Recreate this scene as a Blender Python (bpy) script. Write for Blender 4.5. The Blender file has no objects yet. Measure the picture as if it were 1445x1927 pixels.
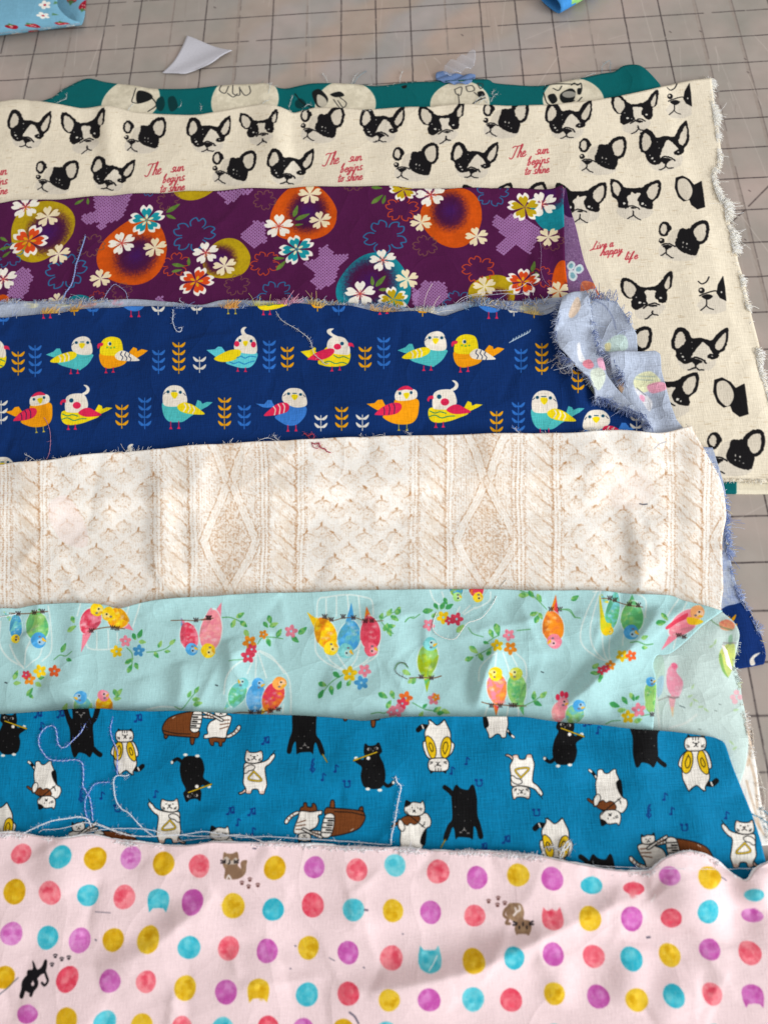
import bpy, math, random
import numpy as np
random.seed(7)
RNG = np.random.default_rng(7)
SC = bpy.context.scene
COL = SC.collection
IN = 0.0254

# ---------------------------------------------------------------- camera
PW, PH = 1445.0, 1927.0
FPX = 1378.21
CRX, CRY, CRZ = 0.365789, 0.0536135, -0.0137725
CPOS = np.array([-2.26571, -21.26163, 14.6088]) * IN
cam = bpy.data.cameras.new('camera')
cam.sensor_fit = 'VERTICAL'
cam.sensor_height = 9.8
cam.lens = FPX / PH * 9.8
cam.clip_start = 0.01
cam.clip_end = 50
cam.dof.use_dof = True
cam.dof.focus_distance = 0.42
cam.dof.aperture_fstop = 2.0
camo = bpy.data.objects.new('camera', cam)
COL.objects.link(camo)
camo.location = CPOS
camo.rotation_euler = (CRX, CRY, CRZ)
SC.camera = camo

# ---------------------------------------------------------------- light: big window to the right, soft room light
w = bpy.data.worlds.new('World')
SC.world = w
w.use_nodes = True
w.node_tree.nodes['Background'].inputs[0].default_value = (1.0, 0.968, 0.942, 1)
w.node_tree.nodes['Background'].inputs[1].default_value = 0.56
la = bpy.data.lights.new('window_light', 'AREA')
la.shape = 'RECTANGLE'
la.size, la.size_y = 1.35, 1.0
la.energy = 58.0
la.color = (0.93, 0.965, 1.0)
lo = bpy.data.objects.new('window_light', la)
COL.objects.link(lo)
from mathutils import Vector, Matrix
lo.location = (1.72, -1.37, 0.96)
lo.rotation_euler = (Vector((-0.05, -0.33, 0)) - Vector(lo.location)).to_track_quat('-Z', 'Y').to_euler()
SC.view_settings.view_transform = 'Standard'
SC.view_settings.look = 'None'
SC.view_settings.exposure = 0.0
SC.view_settings.gamma = 1.0

# ---------------------------------------------------------------- photo pixel -> table
def _rot(rx, ry, rz):
    cx, sx, cy, sy, cz, sz = math.cos(rx), math.sin(rx), math.cos(ry), math.sin(ry), math.cos(rz), math.sin(rz)
    Rx = np.array([[1, 0, 0], [0, cx, -sx], [0, sx, cx]])
    Ry = np.array([[cy, 0, sy], [0, 1, 0], [-sy, 0, cy]])
    Rz = np.array([[cz, -sz, 0], [sz, cz, 0], [0, 0, 1]])
    return Rz @ Ry @ Rx
CR = _rot(CRX, CRY, CRZ)

def p2w(px, z):
    px = np.atleast_2d(np.asarray(px, float))
    d = np.stack([(px[:, 0] - PW / 2) / FPX, -(px[:, 1] - PH / 2) / FPX, -np.ones(len(px))], 1) @ CR.T
    t = (z - CPOS[2]) / d[:, 2]
    return CPOS[:2] + d[:, :2] * t[:, None]

# ---------------------------------------------------------------- height grid (1 mm)
GX0, GY0, GN, GM = -0.50, -0.78, 900, 900      # origin, columns, rows
GS = 1000.0
HTOP = np.zeros((GM, GN))

def samp(A, xy):
    x = np.clip((xy[:, 0] - GX0) * GS, 0, GN - 1.01)
    y = np.clip((xy[:, 1] - GY0) * GS, 0, GM - 1.01)
    i, j = x.astype(int), y.astype(int)
    fx, fy = x - i, y - j
    return (A[j, i] * (1 - fx) * (1 - fy) + A[j, i + 1] * fx * (1 - fy) + A[j + 1, i] * (1 - fx) * fy + A[j + 1, i + 1] * fx * fy)

def p2s(px, A):
    """photo pixels -> points on the surface A"""
    z = np.zeros(len(np.atleast_2d(px)))
    for _ in range(6):
        xy = p2w(px, z)
        z = samp(A, xy)
    return np.column_stack([xy, z])

def gauss(A, s):
    fy = np.fft.fftfreq(A.shape[0])[:, None]
    fx = np.fft.rfftfreq(A.shape[1])[None]
    return np.fft.irfft2(np.fft.rfft2(A) * np.exp(-2 * (math.pi * s) ** 2 * (fx ** 2 + fy ** 2)), A.shape)

def maxf(A, r):
    B = A.copy()
    for ax in (0, 1):
        C = B.copy()
        for k in range(-r, r + 1):
            C = np.maximum(C, np.roll(B, k, ax))
        B = C
    return B

def bandnoise(shape, lo_, hi_, seed, ax=1.0, rot=0.0):
    """noise with wavelengths between lo and hi cells, unit standard deviation; ax stretches along the rotated x"""
    r = np.random.default_rng(seed)
    n = r.standard_normal(shape)
    fy = np.fft.fftfreq(shape[0])[:, None]
    fx = np.fft.rfftfreq(shape[1])[None]
    a = fx * math.cos(rot) + fy * math.sin(rot)
    b = -fx * math.sin(rot) + fy * math.cos(rot)
    f = np.sqrt((a * ax) ** 2 + b ** 2) + 1e-9
    S = np.exp(-(f * lo_) ** 2) * (1 - np.exp(-(f * hi_) ** 2)) / f
    q = np.fft.irfft2(np.fft.rfft2(n) * S, shape)
    return q / q.std()

_nz = bandnoise((1024, 1024), 5, 160, 3)
NZ = np.clip(0.5 + _nz * 0.25, 0, 1)
_nz = bandnoise((1024, 1024), 1.5, 14, 5)
NZF = np.clip(0.5 + _nz * 0.25, 0, 1)

# crumple relief shared by the cloths: sharp-edged creases of many sizes, tiling over 0.30 m
def crumple():
    n = 1024
    h = np.zeros((n, n))
    for k, (wl, am) in enumerate(((300, 1.0), (170, .34), (80, .05))):
        q = bandnoise((n, n), wl * .32, wl * 1.4, 900 + k)
        h += am * (1.2 - np.sqrt(np.abs(q) + .02))
        q = bandnoise((n, n), wl * .32, wl * 1.4, 930 + k, 2.4, .5 + k)
        h += am * .7 * (1.1 - np.sqrt(np.abs(q) + .02))
    h -= h.min()
    return (h / h.max()).astype(np.float32)
def crumple_image():
    h = crumple()
    im = bpy.data.images.new('crumple_relief', 1024, 1024, alpha=False, float_buffer=True)
    im.colorspace_settings.name = 'Non-Color'
    b = np.ones((1024, 1024, 4), np.float32)
    b[..., :3] = h[..., None]
    im.pixels.foreach_set(b.ravel())
    im.update()
    im.pack()
    return im
CRUMPLE = crumple_image()

# ---------------------------------------------------------------- curves
def P(s):
    return np.array([[float(v) for v in t.split(',')] for t in s.split()])

def smooth(p, closed=False, k=5):
    p = np.asarray(p, float)
    if len(p) < 3:
        return p
    if closed:
        a = np.vstack([p[-1:], p, p[:2]])
    else:
        a = np.vstack([2 * p[:1] - p[1:2], p, 2 * p[-1:] - p[-2:-1]])
    t = np.linspace(0, 1, k, endpoint=False)[None, :, None]
    p0, p1, p2, p3 = a[:-3, None], a[1:-2, None], a[2:-1, None], a[3:, None]
    q = 0.5 * (2 * p1 + (p2 - p0) * t + (2 * p0 - 5 * p1 + 4 * p2 - p3) * t ** 2 + (3 * p1 - p0 - 3 * p2 + p3) * t ** 3)
    q = q.reshape(-1, p.shape[1])
    return q if closed else np.vstack([q, p[-1:]])

def resample(p, n):
    p = np.asarray(p, float)
    d = np.r_[0, np.cumsum(np.linalg.norm(np.diff(p, axis=0), axis=1))]
    t = np.linspace(0, d[-1], n)
    return np.column_stack([np.interp(t, d, p[:, k]) for k in range(p.shape[1])])

def ellipse(cx, cy, rx, ry, rot=0, n=20):
    t = np.linspace(0, 2 * math.pi, n, endpoint=False)
    c, s = math.cos(math.radians(rot)), math.sin(math.radians(rot))
    x, y = rx * np.cos(t), ry * np.sin(t)
    return np.column_stack([cx + x * c - y * s, cy + x * s + y * c])

def cover(pts, w_, h_, sub=4):
    """anti-aliased polygon coverage; returns (x0, y0, array)"""
    x0 = max(0, int(math.floor(pts[:, 0].min())) - 1)
    x1 = min(w_, int(math.ceil(pts[:, 0].max())) + 2)
    y0 = max(0, int(math.floor(pts[:, 1].min())) - 1)
    y1 = min(h_, int(math.ceil(pts[:, 1].max())) + 2)
    if x1 <= x0 or y1 <= y0:
        return None
    W_, H_ = x1 - x0, y1 - y0
    ys = y0 + (np.arange(H_ * sub) + 0.5) / sub
    a = pts
    b = np.roll(pts, -1, 0)
    buf = np.zeros((H_ * sub, W_ + 2))
    ya, yb = a[:, 1], b[:, 1]
    m = (ya[None] <= ys[:, None]) != (yb[None] <= ys[:, None])
    r, e = np.nonzero(m)
    if len(r) == 0:
        return None
    t = (ys[r] - ya[e]) / (yb[e] - ya[e])
    x = np.clip(a[e, 0] + t * (b[e, 0] - a[e, 0]) - x0, 0, W_)
    sg = np.where(yb[e] > ya[e], 1.0, -1.0)
    ix = np.floor(x).astype(int)
    fr = x - ix
    np.add.at(buf, (r, ix), sg * (1 - fr))
    np.add.at(buf, (r, ix + 1), sg * fr)
    c = np.abs(np.cumsum(buf, 1))[:, :W_]
    return x0, y0, np.clip(c, 0, 1).reshape(H_, sub, W_).mean(1)

# ---------------------------------------------------------------- cloth print canvas
class Canvas:
    """a print painted in the flat plane of the cloth: metres -> pixels"""
    def __init__(self, x0, y0, x1, y1, res, base, A=None):
        self.x0, self.y0, self.res = x0, y0, res
        self.w, self.h = int((x1 - x0) * res), int((y1 - y0) * res)
        self.a = np.empty((self.h, self.w, 3), np.float32)
        self.a[:] = np.array(base, np.float32) / 255
        self.A = A
    def w2c(self, xy):
        return np.column_stack([(xy[:, 0] - self.x0) * self.res, (xy[:, 1] - self.y0) * self.res])
    def c(self, px):
        return self.w2c(p2s(px, self.A)[:, :2])
    def blend(self, cv, col, al=1.0, col2=None, grain=0.0):
        if cv is None:
            return
        x0, y0, k = cv
        k = (k * al)[..., None].astype(np.float32)
        h_, w_ = k.shape[:2]
        c = np.array(col, np.float32) / 255
        if col2 is not None:
            n = NZ[(np.arange(y0, y0 + h_) % 1024)[:, None], (np.arange(x0, x0 + w_) % 1024)[None]]
            n = np.clip((n - 0.25) * 2, 0, 1)[..., None].astype(np.float32)
            c = c * (1 - n) + np.array(col2, np.float32) / 255 * n
        if grain:
            n = NZF[(np.arange(y0, y0 + h_) % 1024)[:, None], (np.arange(x0, x0 + w_) % 1024)[None]]
            k = np.clip(k * (1 + grain * 2 * (n[..., None] - 0.5)), 0, 1).astype(np.float32)
        s = self.a[y0:y0 + h_, x0:x0 + w_]
        s[:] = s * (1 - k) + c * k
    def fill(self, cp, col, al=1.0, col2=None, grain=0.0):
        self.blend(cover(cp, self.w, self.h), col, al, col2, grain)
    def line(self, cp, wd, col, al=1.0, taper=False):
        r = max(wd / 2, 0.35)
        x0 = max(0, int(cp[:, 0].min() - r - 2)); x1 = min(self.w, int(cp[:, 0].max() + r + 3))
        y0 = max(0, int(cp[:, 1].min() - r - 2)); y1 = min(self.h, int(cp[:, 1].max() + r + 3))
        if x1 <= x0 or y1 <= y0:
            return
        k = np.zeros((y1 - y0, x1 - x0), np.float32)
        n = len(cp) - 1
        for q in range(n):
            a, b = cp[q], cp[q + 1]
            rr = r * (0.45 + 0.55 * math.sin(math.pi * (q + 0.5) / n)) if taper else r
            u0 = max(x0, int(min(a[0], b[0]) - rr - 1)); u1 = min(x1, int(max(a[0], b[0]) + rr + 2))
            v0 = max(y0, int(min(a[1], b[1]) - rr - 1)); v1 = min(y1, int(max(a[1], b[1]) + rr + 2))
            if u1 <= u0 or v1 <= v0:
                continue
            X = np.arange(u0, u1)[None] + 0.5 - a[0]
            Y = np.arange(v0, v1)[:, None] + 0.5 - a[1]
            d = b - a
            L = d @ d + 1e-9
            t = np.clip((X * d[0] + Y * d[1]) / L, 0, 1)
            ds = np.sqrt((X - t * d[0]) ** 2 + (Y - t * d[1]) ** 2)
            s = k[v0 - y0:v1 - y0, u0 - x0:u1 - x0]
            np.maximum(s, np.clip(rr + 0.5 - ds, 0, 1), out=s)
        self.blend((x0, y0, k), col, al)
    def soft(self, c, rx, ry, col, inner=0.4, al=1.0, grain=0.0, rot=0):
        """soft-edged ellipse, canvas units"""
        R = max(rx, ry)
        x0 = max(0, int(c[0] - R)); x1 = min(self.w, int(c[0] + R + 1))
        y0 = max(0, int(c[1] - R)); y1 = min(self.h, int(c[1] + R + 1))
        if x1 <= x0 or y1 <= y0:
            return
        X = np.arange(x0, x1)[None] + 0.5 - c[0]
        Y = np.arange(y0, y1)[:, None] + 0.5 - c[1]
        d = np.sqrt((X / rx) ** 2 + (Y / ry) ** 2)
        k = np.clip((1 - d) / (1 - inner), 0, 1)
        k = k * k * (3 - 2 * k)
        if grain:
            n = NZF[(np.arange(y0, y1) % 1024)[:, None], (np.arange(x0, x1) % 1024)[None]]
            k = np.clip(k + grain * (n - 0.5) * 4 * k * (1 - k), 0, 1)
        self.blend((x0, y0, k), col, al)
    # --- same, in photo pixels
    def mpp(self, px):
        q = self.c(np.array([[px[0] - 5, px[1]], [px[0] + 5, px[1]]]))
        return np.linalg.norm(q[1] - q[0]) / 10
    def pf(self, pts, col, al=1.0, sm=True, **k):
        p = P(pts) if isinstance(pts, str) else np.asarray(pts, float)
        p = self.c(p)
        self.fill(smooth(p, True) if sm else p, col, al, **k)
    def pl(self, pts, wd, col, al=1.0, taper=False):
        p = P(pts) if isinstance(pts, str) else np.asarray(pts, float)
        m = self.mpp(p[len(p) // 2])
        self.line(smooth(self.c(p)), wd * m, col, al, taper)
    def image(self, name):
        im = bpy.data.images.new(name, self.w, self.h, alpha=False)
        b = np.ones((self.h, self.w, 4), np.float32)
        b[..., :3] = np.clip(self.a, 0, 1)
        im.pixels.foreach_set(b.ravel())
        im.update()
        im.pack()
        return im

class Tmpl:
    """a motif traced once, replayed anywhere on its cloth: lines 'f col pts', 'p col pts', 'l col width pts', 'o fill line width pts', 'e col cx,cy,rx,ry[,rot]'"""
    def __init__(self, cv, zoom, centre, text, pal, shrink=1.0, bold=1.0):
        self.cv, self.ops = cv, []
        ox, oy, s = zoom
        self.k = cv.mpp((ox + centre[0] / s, oy + centre[1] / s))
        loc = lambda p: (p - np.array(centre, float)) / s
        for ln in text.strip().splitlines():
            t = ln.split()
            if not t:
                continue
            k = t[0]
            if k in 'fp':
                q = loc(P(' '.join(t[2:])))
                if t[1] == 'c':
                    q = q.mean(0) + (q - q.mean(0)) * shrink
                self.ops.append((k, pal[t[1]], smooth(q, True) if k == 'f' else q))
            elif k == 'l':
                self.ops.append((k, pal[t[1]], float(t[2]) / s * bold, smooth(loc(P(' '.join(t[3:]))))))
            elif k == 'o':
                self.ops.append((k, pal[t[1]], pal[t[2]], float(t[3]) / s, smooth(loc(P(' '.join(t[4:]))), True, 4)))
            elif k == 'e':
                for q in t[2:]:
                    v = [float(x) for x in q.split(',')]
                    self.ops.append(('f', pal[t[1]], loc(ellipse(*v[:4], v[4] if len(v) > 4 else 0))))
    def put(self, x, y, flip=1, rot=0, sc=1.0, sx=1.0, sy=1.0, rough=0.0):
        """at photo pixel x, y; rot in degrees anticlockwise as seen; size follows the distance"""
        cv = self.cv
        m = cv.mpp((x, y))
        sc = sc * self.k / m
        r = math.radians(rot)
        M = np.array([[math.cos(r), -math.sin(r)], [math.sin(r), math.cos(r)]])
        n = [len(o[-1]) for o in self.ops]
        q = np.vstack([o[-1] for o in self.ops]) * np.array([flip, 1.0])
        q = cv.c((q @ M) * np.array([sx, sy]) * sc + np.array([x, y], float))
        off = 0
        for o, k in zip(self.ops, n):
            p = q[off:off + k]; off += k
            if rough and k > 8:
                p = p + RNG.normal(0, rough * m, p.shape)
            if o[0] in 'fp':
                cv.fill(p, o[1])
            elif o[0] == 'l':
                cv.line(p, o[2] * m * sc, o[1])
            else:
                cv.fill(p, o[1])
                cv.line(np.vstack([p, p[:1]]), o[3] * m * sc, o[2])

# ---------------------------------------------------------------- objects
def link(o, parent=None):
    COL.objects.link(o)
    if parent is not None:
        o.parent = parent
        o.matrix_parent_inverse = Matrix.Translation(-Vector(parent.location))
    return o

def tag(o, label=None, cat=None, group=None, kind=None):
    for k, v in (('label', label), ('category', cat), ('group', group), ('kind', kind)):
        if v:
            o[k] = v
    return o

def empty(name, loc, label, cat, group=None):
    o = bpy.data.objects.new(name, None)
    o.empty_display_size = 0.01
    o.location = loc
    link(o)
    return tag(o, label, cat, group)

def mesh_np(name, V, F, uv=None, mats=(), mi=None):
    me = bpy.data.meshes.new(name)
    V = np.asarray(V, np.float32); F = np.asarray(F, np.int32)
    k = F.shape[1]
    me.vertices.add(len(V)); me.vertices.foreach_set('co', V.ravel())
    me.loops.add(F.size); me.loops.foreach_set('vertex_index', F.ravel())
    me.polygons.add(len(F))
    me.polygons.foreach_set('loop_start', np.arange(0, F.size, k, dtype=np.int32))
    me.polygons.foreach_set('loop_total', np.full(len(F), k, np.int32))
    me.polygons.foreach_set('use_smooth', np.ones(len(F), bool))
    if uv is not None:
        l = me.uv_layers.new(name='UVMap')
        l.data.foreach_set('uv', np.asarray(uv, np.float32)[F.ravel()].ravel())
    for m in mats:
        me.materials.append(m)
    if mi is not None:
        me.polygons.foreach_set('material_index', np.asarray(mi, np.int32))
    me.update(calc_edges=True)
    me.validate()
    return me

def s2l(c):
    c = np.array(c, float) / 255
    return tuple(np.where(c <= 0.04045, c / 12.92, ((c + 0.055) / 1.055) ** 2.4)) + (1.0,)

class NT:
    def __init__(self, m):
        m.use_nodes = True
        self.t = m.node_tree
        self.b = self.t.nodes['Principled BSDF']
    def n(self, typ, **k):
        o = self.t.nodes.new(typ)
        for a, b in k.items():
            setattr(o, a, b)
        return o
    def l(self, a, b):
        self.t.links.new(a, b)

def cloth_mat(name, im, weave=2600.0, amt=0.10, bump=0.25, rough=0.85, sheen=0.0, crumple=0.5, cs=0.30, cr=0.0):
    """print image x woven thread variation, fine relief from warp and weft"""
    m = bpy.data.materials.new(name)
    N = NT(m)
    tc = N.n('ShaderNodeTexCoord')
    ti = N.n('ShaderNodeTexImage', image=im, interpolation='Cubic', extension='EXTEND')
    N.l(tc.outputs['UV'], ti.inputs[0])
    fac = []
    for sx, sy in ((weave, weave * 0.10), (weave * 0.10, weave)):
        mp = N.n('ShaderNodeMapping')
        mp.inputs['Scale'].default_value = (sx, sy, weave * 0.1)
        N.l(tc.outputs['Object'], mp.inputs[0])
        no = N.n('ShaderNodeTexNoise')
        no.inputs['Scale'].default_value = 1.0
        no.inputs['Detail'].default_value = 1.0
        N.l(mp.outputs[0], no.inputs['Vector'])
        fac.append(no.outputs[0])
    ad = N.n('ShaderNodeMath', operation='ADD')
    N.l(fac[0], ad.inputs[0]); N.l(fac[1], ad.inputs[1])
    mr = N.n('ShaderNodeMapRange')
    mr.inputs['From Min'].default_value = 0.6; mr.inputs['From Max'].default_value = 1.4
    mr.inputs['To Min'].default_value = 1 - amt; mr.inputs['To Max'].default_value = 1 + amt
    N.l(ad.outputs[0], mr.inputs[0])
    mx = N.n('ShaderNodeVectorMath', operation='SCALE')
    N.l(ti.outputs[0], mx.inputs[0]); N.l(mr.outputs[0], mx.inputs['Scale'])
    N.l(mx.outputs[0], N.b.inputs['Base Color'])
    bp = N.n('ShaderNodeBump')
    bp.inputs['Strength'].default_value = bump
    bp.inputs['Distance'].default_value = 0.0004
    N.l(ad.outputs[0], bp.inputs['Height'])
    mc_ = N.n('ShaderNodeMapping')
    mc_.inputs['Scale'].default_value = (1 / cs, 1 / cs, 1)
    mc_.inputs['Rotation'].default_value = (0, 0, cr)
    mc_.inputs['Location'].default_value = (cr * 3.7, cr * 1.9, 0)
    N.l(tc.outputs['Object'], mc_.inputs[0])
    tz = N.n('ShaderNodeTexImage', image=CRUMPLE, interpolation='Cubic', extension='REPEAT')
    N.l(mc_.outputs[0], tz.inputs[0])
    b2 = N.n('ShaderNodeBump')
    b2.inputs['Strength'].default_value = 1.0
    b2.inputs['Distance'].default_value = 0.0024 * crumple
    N.l(tz.outputs[0], b2.inputs['Height'])
    N.l(b2.outputs[0], bp.inputs['Normal'])
    N.l(bp.outputs[0], N.b.inputs['Normal'])
    N.b.inputs['Roughness'].default_value = rough
    N.b.inputs['Specular IOR Level'].default_value = 0.10
    N.b.inputs['Sheen Weight'].default_value = sheen
    N.b.inputs['Sheen Roughness'].default_value = 0.5
    return m

_tm = {}
def thread_mat(c, rough=0.7):
    k = tuple(c)
    if k in _tm:
        return _tm[k]
    m = bpy.data.materials.new('thread')
    N = NT(m)
    tc = N.n('ShaderNodeTexCoord')
    no = N.n('ShaderNodeTexNoise')
    no.inputs['Scale'].default_value = 900
    N.l(tc.outputs['Object'], no.inputs['Vector'])
    mx = N.n('ShaderNodeMix', data_type='RGBA')
    a = s2l(c)
    mx.inputs[6].default_value = tuple(v * 0.8 for v in a[:3]) + (1,)
    mx.inputs[7].default_value = tuple(min(1, v * 1.15) for v in a[:3]) + (1,)
    N.l(no.outputs[0], mx.inputs[0])
    N.l(mx.outputs[2], N.b.inputs['Base Color'])
    N.b.inputs['Roughness'].default_value = rough
    N.b.inputs['Sheen Weight'].default_value = 0.3
    _tm[k] = m
    return m

def tubes(name, paths, mats, idx, parent, sides=4, kind=None):
    """paths: list of (Nx3 points, radius or radii)"""
    Vs, Fs, mi, off = [], [], [], 0
    for (p, r), q in zip(paths, idx):
        n = len(p)
        t = np.gradient(p, axis=0)
        t /= np.linalg.norm(t, axis=1)[:, None] + 1e-12
        up = np.array([0, 0, 1.0])
        s = np.cross(t, up)
        ls = np.linalg.norm(s, axis=1)[:, None]
        s = np.where(ls > 1e-3, s / (ls + 1e-12), np.array([1.0, 0, 0]))
        v = np.cross(s, t)
        r = np.broadcast_to(np.asarray(r, float), (n,))[:, None, None]
        a = np.linspace(0, 2 * math.pi, sides, endpoint=False)
        ring = p[:, None] + r * (s[:, None] * np.cos(a)[None, :, None] + v[:, None] * np.sin(a)[None, :, None])
        Vs.append(ring.reshape(-1, 3))
        i = np.arange(n - 1)[:, None] * sides
        j = np.arange(sides)[None]
        f = np.stack([i + j, i + (j + 1) % sides, i + sides + (j + 1) % sides, i + sides + j], -1).reshape(-1, 4) + off
        Fs.append(f)
        mi.append(np.full(len(f), q))
        off += n * sides
    me = mesh_np(name, np.vstack(Vs), np.vstack(Fs), None, mats, np.concatenate(mi))
    o = bpy.data.objects.new(name, me)
    link(o, parent)
    if kind:
        o['kind'] = kind
    return o

# ---------------------------------------------------------------- cloth sheets
def ridge(A, px, width, height, base=0.0, skew=0.0, cusp=False):
    """height of a soft crease running along photo-pixel points (width, height in mm)"""
    xy = resample(smooth(p2w(P(px), base)), 40)
    gx = GX0 + np.arange(GN) / GS
    gy = GY0 + np.arange(GM) / GS
    wm = width / 1000
    x0, x1 = xy[:, 0].min() - 3 * wm, xy[:, 0].max() + 3 * wm
    y0, y1 = xy[:, 1].min() - 3 * wm, xy[:, 1].max() + 3 * wm
    i0, i1 = np.searchsorted(gx, [x0, x1]); j0, j1 = np.searchsorted(gy, [y0, y1])
    if i1 <= i0 or j1 <= j0:
        return
    X, Y = np.meshgrid(gx[i0:i1], gy[j0:j1])
    best = np.full(X.shape, 1e9); amp = np.zeros(X.shape); side = np.zeros(X.shape)
    for q in range(len(xy) - 1):
        a, b = xy[q], xy[q + 1]
        d = b - a
        t = np.clip(((X - a[0]) * d[0] + (Y - a[1]) * d[1]) / (d @ d + 1e-12), 0, 1)
        ex, ey = X - a[0] - t * d[0], Y - a[1] - t * d[1]
        ds = np.hypot(ex, ey)
        m = ds < best
        best = np.where(m, ds, best)
        u = (q + t) / (len(xy) - 1)
        amp = np.where(m, np.sin(math.pi * np.clip(u, 0, 1)) ** 0.6, amp)
        side = np.where(m, np.sign(d[0] * ey - d[1] * ex), side)
    ww = wm * (1 + skew * side)
    A[j0:j1, i0:i1] += height / 1000 * amp * (np.exp(-1.3 * best / ww) if cusp else np.exp(-(best / ww) ** 2))

def poly_mask(px, z):
    xy = p2w(px, z)
    c = np.column_stack([(xy[:, 0] - GX0) * GS, (xy[:, 1] - GY0) * GS])
    M = np.zeros((GM, GN))
    k = cover(c, GN, GM, 2)
    if k:
        x0, y0, a = k
        M[y0:y0 + a.shape[0], x0:x0 + a.shape[1]] = a
    return M

def drape(outline, thick, z, noise, ridges=(), sig=3.0, seed=1, ax=1.0, rot=0.0, lo_=22, hi_=90, creases=0, ang=90, spread=40, ch=1.0):
    """height field of one cloth lying over everything laid down so far"""
    global HTOP
    S = gauss(maxf(HTOP, 3), sig) + thick / 1000
    Wk = bandnoise((GM, GN), lo_, hi_, seed, ax, rot) * noise / 1000
    for r in ridges:
        ridge(Wk, *r[:3], base=z, **(r[3] if len(r) > 3 else {}))
    rc = np.random.default_rng(seed + 500)
    ol = np.asarray(outline, float)
    lo2 = np.maximum(ol.min(0), [-150, 0]); hi2 = np.minimum(ol.max(0), [1500, 1940])
    for _ in range(creases):
        c = rc.uniform(lo2, hi2)
        L = rc.uniform(25, 95)
        a = math.radians(ang + rc.normal(0, spread))
        d = np.array([math.cos(a), -math.sin(a)]) * L
        n = np.array([-d[1], d[0]]) / L
        pts = [c - d, c + n * rc.normal(0, 7), c + d]
        ridge(Wk, ' '.join('%.1f,%.1f' % tuple(q) for q in pts), rc.uniform(2.2, 5.0), rc.choice([-1, 1, 1]) * rc.uniform(.25, 1.0) * ch, base=z, skew=rc.uniform(-.6, .6), cusp=True)
    A = S + Wk
    lim = HTOP + 0.0006
    d = A - lim
    A = lim + np.where(d > 0.001, d, 0.001 * np.exp(np.minimum(d / 0.001 - 1, 0)))
    A = np.maximum(gauss(A, 0.7), HTOP + 0.0004)
    M = poly_mask(np.asarray(outline, float), z) > 0.4
    return A, M

def lay(A, M):
    global HTOP
    HTOP = np.where(M, np.maximum(A, HTOP), HTOP)

def coons(top, right, bottom, left, nu, nv):
    T, B = resample(top, nu), resample(bottom, nu)
    L, R = resample(left, nv), resample(right, nv)
    u = np.linspace(0, 1, nu)[None, :, None]
    v = np.linspace(0, 1, nv)[:, None, None]
    q = (1 - v) * T[None] + v * B[None] + (1 - u) * L[:, None] + u * R[:, None]
    q -= (1 - u) * (1 - v) * T[0] + u * (1 - v) * T[-1] + (1 - u) * v * B[0] + u * v * B[-1]
    return q

def sheet(name, A, cv, top, right, bottom, left, nu, nv, mat, parent, lip=1.0, lift=None, label=None, sharp=False):
    """cloth surface between four edges given in photo pixels, with a rolled-under rim"""
    E = []
    for e in (top, right, bottom, left):
        p = P(e) if isinstance(e, str) else np.asarray(e, float)
        p = p if sharp else smooth(p, False, 4)
        E.append(p2s(p, A)[:, :2])
    t, r, b, l = E
    q = coons(t, r, b, l, nu, nv)
    z = samp(A, q.reshape(-1, 2)).reshape(nv, nu)
    if lift is None and name == 'cloth_panel':
        rl = np.random.default_rng(nu + nv)
        e1 = np.convolve(rl.standard_normal(nu + 40), np.hanning(41) / 4.5, 'valid')[:nu]
        z = z + (.0007 + .0009 * np.abs(e1))[None] * np.exp(-np.linspace(0, 1, nv) / .07)[:, None]
    if lift is not None:
        U, Vv = np.meshgrid(np.linspace(0, 1, nu), np.linspace(0, 1, nv))
        z = z + lift(U, Vv)
    G = np.concatenate([q, z[..., None]], 2)
    uvw = G[..., :2].copy()
    if lip:
        G = np.pad(G, ((1, 1), (1, 1), (0, 0)), mode='edge')
        uvw = np.pad(uvw, ((1, 1), (1, 1), (0, 0)), mode='edge')
        cen = G[1:-1, 1:-1]
        for sl, nb in ((np.s_[0, :], np.s_[2, :]), (np.s_[-1, :], np.s_[-3, :]), (np.s_[:, 0], np.s_[:, 2]), (np.s_[:, -1], np.s_[:, -3])):
            G[sl][..., 2] -= lip / 1000
            d = G[sl][..., :2] - G[nb][..., :2]
            G[sl][..., :2] += d / (np.linalg.norm(d, axis=-1, keepdims=True) + 1e-9) * 0.0002
    n1, n0 = G.shape[:2]
    i = np.arange(n1 - 1)[:, None] * n0
    j = np.arange(n0 - 1)[None]
    F = np.stack([i + j, i + n0 + j, i + n0 + j + 1, i + j + 1], -1).reshape(-1, 4)
    uv = (uvw.reshape(-1, 2) - np.array([cv.x0, cv.y0])) * cv.res / np.array([cv.w, cv.h])
    o = bpy.data.objects.new(name, mesh_np(name, G.reshape(-1, 3), F, uv, [mat]))
    link(o, parent)
    if label:
        o['label'] = label
    return o

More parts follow.
